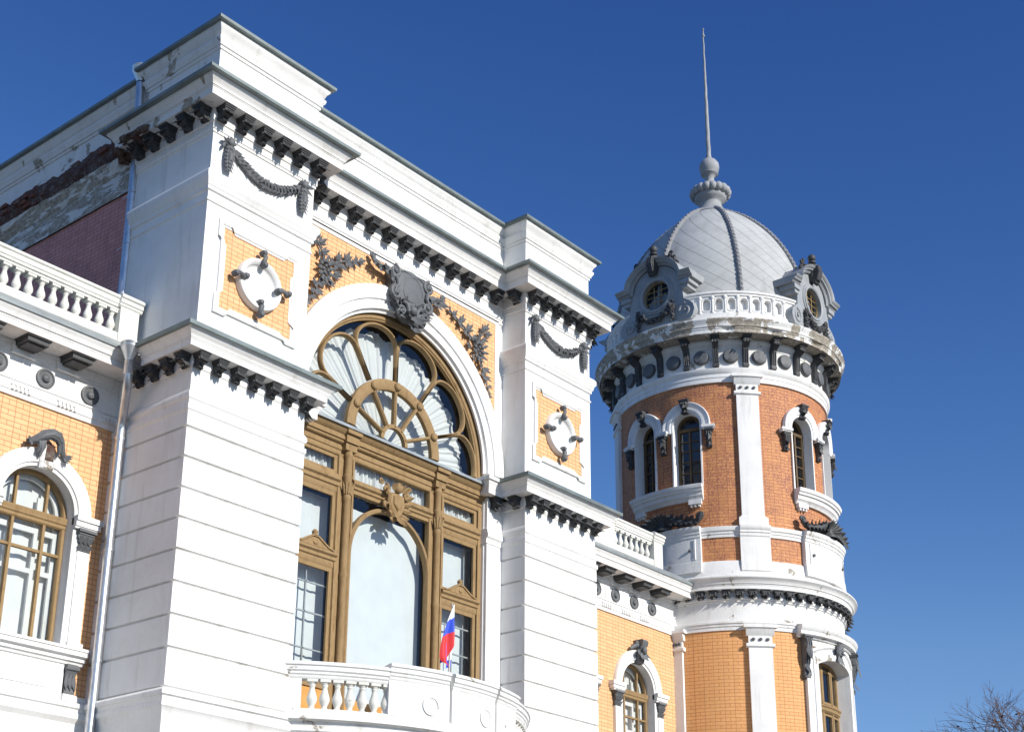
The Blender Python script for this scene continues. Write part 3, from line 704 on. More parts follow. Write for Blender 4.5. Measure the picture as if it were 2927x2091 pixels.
for sg in (-1, 1):
    cb.spiral((sx+sg*.44, 14.42), .125, 1.6, .20, .042, sg, PI/2)
    cb.spiral((sx+sg*.40, 14.00), .13, 1.6, .21, .045, -sg, PI/2)
    cb.spiral((sx+sg*.24, 13.70), .12, 1.5, .21, .042, sg, -PI/2)
    cb.tube([(sx+sg*.47, .20, 14.36), (sx+sg*.39, .23, 14.26), (sx+sg*.37, .235, 14.16), (sx+sg*.43, .22, 14.07)], [.035, .04, .04, .03], 8)
    cb.tube([(sx+sg*.30, .22, 13.92), (sx+sg*.16, .25, 13.86), (sx+sg*.10, .25, 13.76), (sx+sg*.14, .23, 13.66)], [.03, .04, .04, .025], 8)
    for k in range(4): cb.leaf((sx+sg*(.10+.08*k), .22, 13.92-.03*k), (sg*.8, .3, .5-.45*k), (0, 1, 0), .15, .09, .25)
    arm = [(sx+sg*.46, .18, 14.30), (sx+sg*.60, .17, 14.40), (sx+sg*.74, .14, 14.40), (sx+sg*.86, .12, 14.47), (sx+sg*.95, .12, 14.55)]
    arm = [(a, b, c_-(.12 if sg > 0 else 0)) for a, b, c_ in arm]
    cb.tube(arm, [.085, .07, .055, .045, .035], 9)
    cb.spiral((arm[-1][0]-sg*.03, arm[-1][2]+.03), .055, 1.4, .11, .028, sg, 0)
    for k in range(4):
        p = arm[k]; cb.leaf((p[0], p[1]+.04, p[2]), (sg*1, .15, .5-.4*k), (0, 1, 0), .17, .11, .2); cb.leaf((p[0], p[1]+.03, p[2]-.03), (sg*.6, .1, -.9), (0, 1, 0), .15, .09, .2)
    for k in range(5): cb.leaf((sx+sg*(.42-.05*k), .19, 13.98-.08*k), (sg*(.9-.2*k), .3, -.8), (0, 1, 0), .17, .11, .35)
for k in range(7):
    a = -PI/2+(k-3)*.42; cb.leaf((sx, .20, 13.70), (math.cos(a), .35, math.sin(a)), (0, 1, 0), .30, .15, .35)
for k in range(5):
    a = -PI/2+(k-2)*.5; cb.leaf((sx, .22, 13.52), (math.cos(a)*.7, .30, math.sin(a)), (0, 1, 0), .24, .12, .25)
cb.ball((sx, .26, 13.78), (.10, .08, .09), 10, 7)
cart = cb.build('shield_cartouche', DARK, PAV)
# chipped plaster above the shield
ch = MB(FB); k = 0
top = [(sx-.46, 14.46), (sx-.34, 14.60), (sx-.20, 14.63), (sx-.02, 14.60), (sx+.08, 14.64), (sx+.22, 14.60), (sx+.40, 14.58), (sx+.52, 14.44), (sx+.44, 14.40), (sx+.0, 14.46), (sx-.40, 14.40)]
ch.prism(top, .0, .13, .02); ch.build('broken_crest', WORN, PAV, merge=1e-5)

# ------------------------------------------------------------------ great window
YG = 16.65; KW = .99225
def FGd(dd): return lambda s, d, z: Vector((XC-.055+s*KW, YG+dd-d, 1.6+(z-1.6)*KW))
FG = FGd(0)                       # s measured from the centre
GW = None
gm = MB(FG)
WZ = 11.38
# outer arched frame
gm.band([(2.30, 11.15)]+arc(0, 11.43, 2.30, 0, 180, 56)+[(-2.30, 11.15)], [(-.08, -.05), (-.08, .02), (.0, .02), (.035, .05), (.075, .05), (.095, .025), (.115, .025), (.115, -.05)])
frame = gm.build('fan_window', WOOD, PAV)
FG2 = FG; fm = MB(FG2)
R1, R2 = .96, 1.16
fm.band(arc(0, WZ, (R1+R2)/2, 0, 180, 40), [(-.10, -.05), (-.10, .03), (-.07, .05), (.07, .05), (.10, .03), (.10, -.05)])
fm.band(arc(0, WZ, .30, 0, 180, 20), [(-.035, -.05), (-.035, .03), (.035, .03), (.035, -.05)])
ANG = [23, 56.5, 90, 123.5, 157]
def pol(r, a): return (r*math.cos(math.radians(a)), WZ+r*math.sin(math.radians(a)))
for a in ANG:
    fm.band([pol(.30, a), pol(R1+.02, a)], [(-.032, -.05), (-.032, .02), (-.012, .045), (.012, .045), (.032, .02), (.032, -.05)])
# petals: two bars that part at the spoke and close in a round head under the rim
edges = [-10.5]+ANG+[190.5]
def barprof(w): return [(-w, -.05), (-w, .02), (-w*.4, .045), (w*.4, .045), (w, .02), (w, -.05)]
for k in range(len(edges)-1):
    a0, a1 = edges[k], edges[k+1]; am_ = (a0+a1)/2; hw = (a1-a0)/2
    pts = []
    rv_, rt = 1.74, 2.17
    for i in range(25):
        t = PI*i/24
        # superellipse-like head in polar coordinates
        aa = am_+hw*.985*math.cos(t); rr = rv_+(rt-rv_)*math.sin(t)**.85
        pts.append(pol(rr, aa))
    lo = 1.17
    p0, p1 = pol(lo, a0), pol(lo, a1)
    path = ([p0] if True else [])+[pol(1.45, a0+.2)] if False else []
    seq = [pol(lo, a1)]+[pol(1.45, a1)]+pts[::-1][:0]
    full = [pol(lo, a1), pol(1.45, a1)]+[pts[i] for i in range(25)]+[pol(1.45, a0), pol(lo, a0)]
    full = [p for p in full if p[1] > WZ-.02]
    if len(full) > 3: fm.band(full, barprof(.031))
fm.build('fan_tracery', WOOD, frame)
for a in ANG:
    p = pol((R1+R2)/2, a); rm = MB(FG2); rm.turn(p, [(.075, .04), (.078, .075), (.06, .10), (.02, .11), (.001, .11)], 14); rm.build('rosette', WOOD, frame)
gp = MB(FG); fill(gp, dict(c=0, hw=2.3, zb=11.2, zs=11.43), -.06); gp.build('pane', GLASS, frame, smooth=0)
# pleated white drapes hung like a fan behind the glass
dr = MB(FGd(.16)); na, nr_ = 400, 14
rr_ = random.Random(3); ph = [rr_.uniform(-1, 1) for _ in range(30)]
def drf(i, j):
    a = PI*i/na; r = .05+(2.13+.05*math.sin(a*23))*j/(nr_-1)
    w = .022*math.sin(a*96+ph[0])+.020*math.sin(a*57+2*ph[1]+r)+.016*math.sin(a*141+ph[2]*3)
    return (r*math.cos(a), -.14+w*(.10+.20*r), WZ-.06+r*math.sin(a))
dr.grid(drf, na+1, nr_); dr.build('drape', DRAPE, frame, smooth=60)
# beam with zinc flashing
gwb = MB(FG)
bp_ = [(-.06, 10.74), (.02, 10.74), (.03, 10.77), (.015, 10.79), (.015, 10.85), (.035, 10.87), (.035, 10.98), (.07, 10.99), (.09, 11.02), (.09, 11.06), (.12, 11.07), (.12, 11.17), (.15, 11.19), (.18, 11.25), (.20, 11.28), (.20, 11.315), (-.06, 11.33)]
bz = lambda z: 10.74+(z-10.74)*.80
bp_ = [(d, bz(z)) for d, z in bp_]
gwb.extr(bp_, -2.37, 2.37)
for c in (-1.12, 1.12):
    gwb.box(c-.13, c+.13, .0, .13, bz(10.86), bz(11.02)); gwb.box(c-.15, c+.15, .0, .165, bz(11.02), bz(11.20)); gwb.box(c-.17, c+.17, 0, .215, bz(11.20), bz(11.31))
beam = gwb.build('beam', WOOD, PAV)
fl = MB(FG); fl.extr([(.0, 11.27), (.235, 11.235), (.24, 11.185), (.225, 11.18), (.20, 11.20), (0, 11.22)], -2.36, 2.36)
fl.build('beam_flashing', PALEM, beam)
# posts, columns, transoms
tw = MB(FG)
for c in (-2.32, 2.32): tw.box(c-.06, c+.06, -.06, .03, 6.0, 10.76)
for c in (-1.12, 1.12):
    tw.box(c-.19, c+.19, -.06, .015, 6.0, 10.76)
    for q in (-.165, .165): tw.box(c+q-.02, c+q+.02, .01, .035, 6.0, 10.74)
for s0, s1 in ((-2.28, -1.28), (1.28, 2.28)):
    tw.extr([(-.06, 10.06), (.0, 10.06), (.02, 10.10), (.02, 10.16), (.05, 10.18), (.05, 10.24), (.09, 10.27), (.09, 10.31), (.04, 10.34), (.02, 10.40), (-.06, 10.40)], s0, s1)
    tw.extr([(-.06, 8.74), (.0, 8.74), (.02, 8.77), (.02, 8.85), (.05, 8.87), (.05, 8.92), (.09, 8.95), (.09, 8.99), (.02, 9.02), (-.06, 9.02)], s0, s1)
    for z0, z1 in ((10.40, 10.74), (9.02, 10.06), (7.0, 8.74)):
        tw.band([(s0+.03, z0), (s1-.03, z0), (s1-.03, z1), (s0+.03, z1)], [(0, -.05), (0, .0), (.06, -.01), (.06, -.05)], closed=True)
    tw.box(s0, s1, -.06, .03, 6.72, 7.0)
tw.extr([(-.06, 10.16), (.02, 10.16), (.02, 10.22), (.05, 10.24), (.05, 10.28), (.09, 10.31), (.09, 10.35), (.02, 10.42), (-.06, 10.42)], -.98, .98)
win = tw.build('great_window', WOOD, PAV)
for c in (-1.12, 1.12):
    cm = MB(FG)
    P = [(.10, 6.0), (.11, 6.1), (.095, 6.15), (.092, 8.6), (.105, 8.62), (.105, 8.68), (.092, 8.72), (.092, 9.95), (.11, 9.97), (.11, 10.03), (.095, 10.06), (.105, 10.2), (.115, 10.34), (.125, 10.36), (.125, 10.40), (.10, 10.42), (.095, 10.72), (.115, 10.74), (.12, 10.78), (.10, 10.80), (.105, 10.84), (.13, 10.90), (.14, 10.93)]
    P = [(r*.66, z) for r, z in P]
    cm.lathe((c, .06), P, 18); co = cm.build('column', WOOD, PAV)
    lm = MB(FG)
    for k in range(7):
        a = PI*(k+.5)/7
        lm.leaf((c+.064*math.cos(a), .06+.064*math.sin(a), 10.06), (.2*math.cos(a), .2*math.sin(a), 1), (math.cos(a), math.sin(a), 0), .22, .055, .06)
    lm.build('column_leaves', WOOD, co)
# arched middle light
ma = MB(FG); ma.band([(.97, 6.0), (.97, 9.10)]+arc(0, 9.10, .97, 0, 180, 36)[1:-1]+[(-.97, 9.10), (-.97, 6.0)], [(-.04, -.06), (-.04, .02), (-.01, .05), (.03, .04), (.045, .0), (.045, -.06)])
ma.build('arched_sash', WOOD, win)
for sg in (-1, 1):
    c = sg*1.77; pd = MB(lambda s_, d, z: FG(s_, d, 9.0+(z-9.02)*.60))
    pd.prism([(c-.42, 9.02), (c+.42, 9.02), (c+.30, 9.07), (c+.07, 9.28), (c-.07, 9.28), (c-.30, 9.07)], 0, .07, .015)
    pd.band([(c+.42, 9.03), (c+.28, 9.09), (c+.06, 9.30), (c-.06, 9.30), (c-.28, 9.09), (c-.42, 9.03)], [(-.025, .0), (-.025, .09), (.015, .09), (.015, .0)])
    pd.lathe((c, .05), [(.04, 9.30), (.055, 9.33), (.045, 9.37), (.055, 9.42), (.045, 9.46), (.02, 9.50), (.001, 9.51)], 12)
    pd.turn((c, 9.12), [(.05, .07), (.045, .085), (.03, .09), (.001, .09)], 14)
    pd.build('pediment', WOOD, win)
# carved crest on the middle arch
cr = MB(FG); cz = 10.22
cr.prism([(-.19, cz+.16), (0, cz+.20), (.19, cz+.16), (.21, cz-.02), (.14, cz-.20), (0, cz-.34), (-.14, cz-.20), (-.21, cz-.02)], .04, .16, .04)
cr.prism([(-.11, cz+.10), (.11, cz+.10), (.11, cz-.04), (0, cz-.15), (-.11, cz-.04)], .16, .19, .015)
for sg in (-1, 1):
    cr.spiral((sg*.26, cz+.20), .085, 1.5, .12, .032, sg, PI/2); cr.spiral((sg*.24, cz-.08), .07, 1.5, .12, .03, -sg, PI/2); cr.spiral((sg*.34, cz+.34), .06, 1.3, .08, .02, sg, 0)
    for k in range(5): cr.leaf((sg*(.20-.03*k), .13, cz+.12-.10*k), (sg, .3, .4-.35*k), (0, 1, 0), .17, .10, .3)
    for k in range(3): cr.leaf((sg*.05*k, .16, cz+.20), (sg*.4*k, .3, 1), (0, 1, 0), .17, .09, .3)
for k in range(5):
    a = -PI/2+(k-2)*.5; cr.leaf((0, .16, cz-.26), (math.cos(a), .35, math.sin(a)), (0, 1, 0), .20, .11, .3)
cr.ball((0, .16, cz+.27), (.10, .08, .10), 10, 7)
cr.build('carved_crest', WOOD, win)
# panes, blinds and lower door boards
for s0, s1, z0, z1 in ((-2.27, -1.30, 10.42, 10.72), (1.30, 2.27, 10.42, 10.72), (-.96, .96, 10.42, 10.74), (-2.27, -1.30, 9.03, 10.05), (1.30, 2.27, 9.03, 10.05), (-2.27, -1.30, 7.0, 8.74), (1.30, 2.27, 7.0, 8.74), (-.96, .96, 6.72, 10.18)):
    p = MB(FG); p.poly([(s0, -.045, z0), (s1, -.045, z0), (s1, -.045, z1), (s0, -.045, z1)]); p.build('pane', GLASS, win, smooth=0)
for s0, s1, z0, z1, dd in ((-2.3, -1.2, 6.6, 10.06, .30), (1.2, 2.3, 6.6, 10.06, .30), (-1.02, 1.02, 6.6, 10.02, .26)):
    p = MB(FGd(dd)); p.grid(lambda i, j: (s0+(s1-s0)*i/24, .008*math.sin(i*1.7), z0+(z1-z0)*j/2), 25, 3); p.build('blind', BLIND, win)
for s0, s1, z0, z1 in ((-2.3, 2.3, 10.2, 10.8),):
    p = MB(FGd(.16)); p.grid(lambda i, j: (s0+(s1-s0)*i/160, .03*math.sin(i*1.9)+.02*math.sin(i*.73), z0+(z1-z0)*j/2), 161, 3); p.build('drape', DRAPE, win)
for c in (-1.76, 1.76):
    p = MB(FG)
    p.box(c-.012, c+.012, -.14, -.11, 6.7, 8.72)
    for z in (7.35, 7.95, 8.45): p.box(c-.45, c+.45, -.14, -.11, z-.012, z+.012)
    p.build('inner_glazing_bar', mk_plain('grey_inner_bar', (.40, .41, .40), bump=0), win)
for s0, s1, zt in ((-2.22, -1.30, 6.72), (1.30, 2.22, 6.72), (-.98, -.04, 6.66), (.04, .98, 6.66)):
    p = MB(FG); p.box(s0, s1, -.05, .0, 6.0, zt); p.build('door_board', PLY, win)
# room behind the window
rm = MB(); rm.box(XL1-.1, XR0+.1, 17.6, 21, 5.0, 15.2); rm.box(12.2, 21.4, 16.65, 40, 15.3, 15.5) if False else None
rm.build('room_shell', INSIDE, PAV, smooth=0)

# ------------------------------------------------------------------ left flank: bare brick where the cornice has fallen
FS = lside(12.08, 17.84)       # s runs towards the viewer, negative = further back
sb = MB(FS); sb.poly([(0, 0, 0), (-24, 0, 0), (-24, 0, 14.75), (0, 0, 14.75)]); sb.build('side_brick_wall', REDBR, PAV, smooth=0)
rr2 = random.Random(11)
def rough_strip(name, mat, z0, z1, dfun, zj, n=240, L=24, m_=8):
    s_ = MB(FS)
    zt = [rr2.uniform(-1, 1) for _ in range(n+1)]; zb = [rr2.uniform(-1, 1) for _ in range(n+1)]
    for _ in range(2): zt = [(zt[max(0, k-1)]+zt[k]*1.5+zt[min(n, k+1)])/3.5 for k in range(n+1)]
    J = [[rr2.uniform(-1, 1) for _ in range(m_)] for _ in range(n+1)]
    def fn(i, j):
        t = j/(m_-1); s__ = -L*(i/n)**1.25
        return (s__, dfun(t)+zj[2]*J[i][j]*(1 if 0 < j < m_-1 else .4), z0+zb[i]*zj[0]*(1-t)+(z1-z0)*t+zt[i]*zj[1]*t)
    s_.grid(fn, n+1, m_); return s_.build(name, mat, PAV, smooth=25)
WORN3 = mk_white('flaking_side_plaster', wear=.235, base=(.70, .715, .69), scale=5.4, stretch=(1, .34, 1.5))
rough_strip('peeling_frieze', WORN3, 14.74, 15.42, lambda t: .035+.03*(t > .75), (.004, .03, .004))
bb = MB(FS); r6 = random.Random(17)
for row in range(8):
    x = -.02; z0 = 15.36+.077*row; env = [.03, .06, .10, .13, .15, .13, .10, .06][row]
    while x > -22:
        L_ = r6.choice((.12, .25, .25))*r6.uniform(.9, 1.1); dd = env*r6.uniform(.35, 1.35)*(.75+.45*math.sin(x*1.7+row*.4)+.2*math.sin(x*5.1))
        if r6.random() < (0, 0, .03, .06, .08, .15, .32, .55)[row]: x -= L_; continue
        if r6.random() < .08: dd *= .3
        q = [r6.uniform(-.012, .012) for _ in range(6)]
        a, b_ = x, x-L_+.012; t0, t1 = z0+q[0], z0+.070+q[1]
        bb.poly([(a, dd+q[2], t0), (b_, dd+q[3], t0+q[4]), (b_, dd+q[2], t1), (a, dd+q[5], t1+q[4])])
        bb.poly([(a, 0, t1), (b_, 0, t1), (b_, dd+q[2], t1), (a, dd+q[5], t1+q[4])]); bb.poly([(a, 0, t0), (b_, 0, t0), (b_, dd+q[3], t0+q[4]), (a, dd+q[2], t0)])
        bb.poly([(a, 0, t0), (a, dd+q[2], t0), (a, dd+q[5], t1+q[4]), (a, 0, t1)]); bb.poly([(b_, 0, t0), (b_, dd+q[3], t0+q[4]), (b_, dd+q[2], t1), (b_, 0, t1)])
        x -= L_
OLDBR = NT('exposed_old_brick'); n1 = OLDBR.noise(5, 6, .7); n2 = OLDBR.noise(24, 5, .7)
oc = OLDBR.ramp(n1, [(.34, (.10, .04, .03)), (.5, (.18, .065, .042)), (.64, (.20, .15, .12)), (.74, (.40, .36, .31))])
OLDBR.bump(n2, .8, .03); OLDBR.set(OLDBR.mix(OLDBR.ramp(n2, [(.5, (0, 0, 0)), (.7, (.7, .7, .7))]), oc, (.10, .06, .045, 1)), .95)
bb.build('broken_cornice', OLDBR.m, PAV, smooth=0, merge=1e-6)
rough_strip('mortar_bed', RUBBLE, 15.34, 15.98, lambda t: .02+.10*math.sin(PI*min(1, t*1.05))**.8, (.02, .09, .03), n=320, m_=12)
rough_strip('peeling_corbel', WORN3, 15.18, 15.42, lambda t: .04+.12*t, (.02, .03, .02), n=260, m_=6)
# broken end of the cornice at the pier corner
be = MB(); rr3 = random.Random(5)
for k in range(70):
    c = Vector((12.02-.40*rr3.random()**1.7, 17.62+.62*rr3.random(), 15.10+.36*rr3.random()))
    q = [Vector((rr3.uniform(-1, 1), rr3.uniform(-1, 1), rr3.uniform(-1, 1)))*.12 for _ in range(8)]
    sx_, sy_, sz_ = rr3.uniform(.03, .09), rr3.uniform(.03, .10), rr3.uniform(.02, .055)
    cor = [c+Vector((sx_*a, sy_*b, sz_*d))+q[i]*.3 for i, (a, b, d) in enumerate(((-1, -1, -1), (1, -1, -1), (1, 1, -1), (-1, 1, -1), (-1, -1, 1), (1, -1, 1), (1, 1, 1), (-1, 1, 1)))]
    for f in ((0, 1, 2, 3), (4, 5, 6, 7), (0, 1, 5, 4), (1, 2, 6, 5), (2, 3, 7, 6), (3, 0, 4, 7)): be.poly([tuple(cor[i]) for i in f])
for k in range(46):
    c = Vector((XL0-.10-.30*rr3.random(), 17.25+.62*rr3.random(), 15.17+.10*rr3.random()))
    r_1 = [rr3.uniform(.02, .07), rr3.uniform(.02, .08), rr3.uniform(.01, .035)]
    cor = [c+Vector((r_1[0]*a+rr3.uniform(-.02, .02), r_1[1]*b+rr3.uniform(-.02, .02), r_1[2]*d)) for a, b, d in ((-1, -1, -1), (1, -1, -1), (1, 1, -1), (-1, 1, -1), (-1, -1, 1), (1, -1, 1), (1, 1, 1), (-1, 1, 1))]
    for f in ((0, 1, 2, 3), (4, 5, 6, 7), (0, 1, 5, 4), (1, 2, 6, 5), (2, 3, 7, 6), (3, 0, 4, 7)): be.poly([tuple(cor[i]) for i in f])
be.build('broken_cornice_end', RUBBLE, PAV, smooth=20)
# roof
rf = MB(); rf.poly([(12.2, 16.8, 16.88), (21.4, 16.8, 16.88), (21.4, 40, 16.88), (12.2, 40, 16.88)]); rf.build('roof', ROOFB, PAV, smooth=0)
bk = MB(); bk.poly([(21.48, 17.8, 0), (21.48, 40, 0), (21.48, 40, 16.8), (21.48, 17.8, 16.8)]); bk.poly([(12.08, 40, 0), (21.48, 40, 0), (21.48, 40, 16.8), (12.08, 40, 16.8)]); bk.build('rear_wall', WHITE, PAV, smooth=0)

# ------------------------------------------------------------------ balcony
BCX, BCY, BR = 16.8, 18.67, 3.87
FBAL = cyl(BCX, BCY, 270, BR)
sl_ = MB(FBAL)
sl_.extr([(-1.2, 5.98), (.03, 5.98), (.05, 5.975), (.11, 5.95), (.12, 5.92), (.12, 5.90), (.03, 5.88), (.0, 5.80), (.03, 5.79), (.03, 5.74), (-.02, 5.70), (-.05, 5.62), (-.12, 5.52), (-.30, 5.42), (-1.2, 5.38)], -3.14, 3.14)
balc = sl_.build('balcony', WORN2, PAV)
pb = MB(FBAL)
pb.extr([(.02, 5.98), (.02, 6.07), (-.16, 6.07), (-.16, 5.98)], -3.12, 3.12); pb.build('plinth', WORN2, balc)
railp = [(-.18, 6.52), (.0, 6.52), (.015, 6.54), (.015, 6.57), (.035, 6.59), (.035, 6.62), (.06, 6.64), (.06, 6.70), (.085, 6.715), (.085, 6.74), (.06, 6.77), (-.18, 6.77)]
for s0, s1 in ((-3.12, -1.55), (1.42, 3.12)):
    r_ = MB(FBAL); r_.extr(railp, s0, s1); r_.build('rail', WORN2, balc)
up = lambda p, dz, dd: [(d+dd if d > -.1 else d, z+dz) for d, z in p]
for s0, s1, lab in ((-1.55, -.50, 1), (-.42, .62, 1), (.68, 1.42, 0)):
    r_ = MB(FBAL); r_.extr(up(railp, .07, .03), s0, s1)
    r_.box(s0, s1, -.16, .03, 6.06, 6.60)
    if lab:
        c = -.83 if s0 < -1 else .36
        r_.turn((c, 6.28), [(.145, .03), (.15, .05), (.125, .05), (.12, .035), (.0, .035)], 28)
    r_.build('parapet_panel', WORN2, balc)
g_ = MB(FBAL); g_.box(-.53, -.39, -.17, -.02, 5.98, 6.80); g_.box(.60, .70, -.17, -.02, 5.98, 6.80); g_.build('joint_post', WORN2, balc)
for s0 in (-3.02, 3.02):
    r_ = MB(FBAL); r_.box(s0-.11, s0+.16 if s0 < 0 else s0+.11, -.16, .0, 6.07, 6.53); r_.build('end_post', WORN2, balc)
for s in [-2.70+.192*k for k in range(7)]+[1.62+.192*k for k in range(7)]:
    inst(BALUSTER_B, 'baluster', balc, FBAL(s, -.08, 6.07), rz_out(270+math.degrees(s/BR)), (1, 1, 1.03))
fl2 = MB(); fl2.box(14.0, 19.6, 15.9, 16.9, 5.88, 5.985); fl2.build('balcony_floor', WORN2, balc)

# ================================================================== left and right wings
def wing(name, label, X0, X1, discs, mods, wins, balus, peds, rail, dents, keys, close):
    T = thing(name, label, 'building', ((X0+X1)/2, YW, 0))
    F = flat(0, YW)
    H = [dict(c=c, hw=.60, zb=6.71, zs=8.65) for c in wins]
    mb = MB(F); wall(mb, X0, X1, 5.9, 10.25, 0, H, .17, T); mb.build('brick_wall', BRICK, T, smooth=0)
    e = MB(F); e.extr([(0, 5.0), (.06, 5.0), (.06, 5.66), (.085, 5.69), (.12, 5.73), (.12, 5.80), (.10, 5.82), (.10, 5.86), (.13, 5.88), (.13, 5.94), (.05, 5.97), (.05, 6.05), (0, 6.05)], X0, X1, st=20); e.build('string_course', WHITE, T)
    e = MB(F); e.box(X0, X1, -.02, .06, 0, 5.0); e.build('ground_storey_wall', WHITE, T)
    e = MB(F); e.extr([(0, 10.17), (.035, 10.17), (.035, 10.24), (.05, 10.25), (.05, 10.335), (.03, 10.345), (.03, 10.40), (.05, 10.41), (.05, 10.435), (.02, 10.445), (.02, 10.80), (.04, 10.81), (.04, 10.84), (.06, 10.845), (.06, 10.93), (.085, 10.95), (.085, 11.0), (0, 11.0)], X0, X1, st=20); e.build('frieze', WHITE, T)
    e = MB(F); e.extr([(0, 10.985), (.49, 10.985), (.49, 11.075), (.50, 11.08), (.50, 11.10), (.525, 11.11), (.535, 11.15), (.56, 11.19), (.585, 11.22), (.59, 11.24), (0, 11.26)], X0, X1, st=20); e.build('cornice', WHITE, T)
    e = MB(F); e.extr([(.57, 11.235), (.615, 11.235), (.625, 11.275), (.50, 11.40), (.30, 11.46), (.30, 11.44), (.5, 11.36)], X0, X1, st=20); e.build('cornice_flashing', PALEM, T)
    for c in discs:
        e = MB(F); e.turn((c, 10.605), [(.152, .02), (.155, .04), (.15, .055), (.125, .06), (.115, .045), (.075, .035), (.06, .05), (.058, .065), (.05, .075), (.04, .07), (.03, .08), (.001, .085)], 28); e.build('medallion', DARK, T)
    for c in mods:
        e = MB(F)
        e.box(c-.175, c+.175, .05, .43, 10.90, 10.985); e.box(c-.20, c+.20, .05, .46, 10.965, 10.985); e.box(c-.135, c+.135, .08, .37, 10.875, 10.90)
        e.build('modillion', DARKB, T)
        e = MB(F); e.box(c-.19, c+.19, .04, .10, 10.80, 10.88); e.box(c-.21, c+.21, .04, .115, 10.88, 10.985)
        e.build('modillion_block', WHITE, T)
    for c in dents:
        e = MB(F)
        for k in range(5): e.box(c-.15+.068*k, c-.15+.068*k+.04, .045, .075, 10.255, 10.325)
        e.box(c-.17, c+.18, .045, .07, 10.325, 10.345); e.build('dentil_group', WHITE, T)
    for k in range(len(discs)-1):
        x = (discs[k]+discs[k+1])/2; e = MB(F); e.box(x-.015, x+.015, .02, .032, 10.45, 10.80); e.build('panel_joint', WHITE, T)
    # balustrade
    Yb = YW-.30; FBL = flat(0, Yb)
    e = MB(FBL)
    for s0, s1 in rail: e.extr([(-.09, 11.965), (.075, 11.965), (.075, 12.0), (.10, 12.01), (.10, 12.05), (.115, 12.06), (.115, 12.13), (.14, 12.15), (.14, 12.19), (.10, 12.215), (-.13, 12.225), (-.13, 11.98)], s0, s1)
    for s0, s1 in rail: e.box(s0, s1, -.11, .11, 11.40, 11.585)
    bal = e.build('balustrade', RAILW, T)
    for s0, s1 in peds:
        e = MB(FBL); e.box(s0, s1, -.13, .13, 11.40, 12.03)
        e.extr([(-.13, 12.02), (.13, 12.02), (.15, 12.04), (.15, 12.07), (.17, 12.08), (.17, 12.14), (.20, 12.16), (.20, 12.20), (.15, 12.24), (-.16, 12.24)], s0-.03, s1+.04)
        e.build('pedestal', RAILW, bal)
    for x in balus: inst(BALUSTER, 'baluster', bal, (x, Yb, 11.585), 0)
    e = MB(); e.box(X0, X1, YW-.2, 40, 11.30, 11.42); e.build('flat_roof', ROOFB, T)
    e = MB(); e.box(X0, X1, YW+1.2, YW+1.3, 4, 11); e.build('room_wall', INSIDE2, T)
    # windows
    for hi, h in enumerate(H):
        c = h['c']; w = MB(flat(0, YW+.17)); hh = dict(h)
        p = hpath(h, 28)
        w.band(p, [(0, -.05), (0, .02), (.045, .02), (.06, .0), (.06, -.05)])
        w.extr([(-.05, 8.48), (.01, 8.48), (.03, 8.50), (.03, 8.54), (.05, 8.56), (.05, 8.60), (.06, 8.62), (.06, 8.65), (.0, 8.67), (-.05, 8.67)], c-.60, c+.60)
        for x in (-.255, .255):
            w.box(c+x-.022, c+x+.022, -.05, .015, 6.71, 8.48); w.box(c+x-.020, c+x+.020, -.05, .01, 8.66, 9.20)
        w.box(c-.58, c+.58, -.05, .008, 8.05, 8.09)
        wo_ = w.build('window', WOOD, T)
        g = MB(flat(0, YW+.20)); fill(g, h, 0); g.build('pane', GLASS, wo_, smooth=0)
        # second inner white sash and blind
        s2 = MB(flat(0, YW+.28)); hi_ = dict(h); hi_['hw'] = .56
        s2.band(hpath(hi_, 24), [(0, -.02), (0, .02), (.08, .02), (.08, -.02)])
        for x in (-.2, .2): s2.box(c+x-.03, c+x+.03, -.02, .02, 6.7, 8.9)
        s2.box(c-.55, c+.55, -.021, .021, 8.35, 8.43); s2.box(c-.55, c+.55, -.021, .021, 7.75, 7.82); s2.build('inner_sash', WHITE, wo_)
        b2 = MB(flat(0, YW+.37)); b2.grid(lambda i, j: (c-.8+1.6*i/30, .012*math.sin(i*1.3), 6.5+3.0*j/2), 31, 3); b2.build('blind', NETC, wo_)
        # surround
        su = MB(F); ap = [(0, 0), (0, .045), (.05, .05), (.055, .075), (.12, .08), (.125, .055), (.17, .06), (.21, .085), (.255, .09), (.27, .07), (.27, 0)]
        hw = h['hw']
        su.band([(c+hw, 8.54)]+arc(c, 8.65, hw, 0, 180, 36)+[(c-hw, 8.54)], [(-r, d) for r, d in ap])
        for sg in (-1, 1):
            x0, x1 = sorted((c+sg*(hw-.0), c+sg*(hw+.42)))
            su.box(x0, x1, 0, .12, 8.52, 8.60); su.box(*sorted((c+sg*hw, c+sg*(hw+.45))), 0, .145, 8.60, 8.68); su.box(*sorted((c+sg*hw, c+sg*(hw+.38))), 0, .10, 8.485, 8.52)
            su.box(*sorted((c+sg*(hw+.0), c+sg*(hw+.10))), 0, .05, 6.72, 8.49)
            su.box(*sorted((c+sg*(hw+.10), c+sg*(hw+.30))), 0, .075, 6.72, 8.17)
            su.box(*sorted((c+sg*(hw+.125), c+sg*(hw+.275))), .07, .085, 6.85, 8.10)
            su.box(*sorted((c+sg*(hw+.08), c+sg*(hw+.33))), 0, .11, 6.72, 6.80)
        so_ = su.build('window_surround', WHITE, T)
        for sg in (-1, 1): capital(F, c+sg*(hw+.20), 8.485, .315, .24, so_)
        si = MB(F)
        si.extr([(0, 6.48), (.08, 6.48), (.10, 6.52), (.13, 6.53), (.13, 6.58), (.19, 6.60), (.19, 6.66), (.21, 6.67), (.21, 6.71), (.0, 6.73)], c-hw-.39, c+hw+.39)
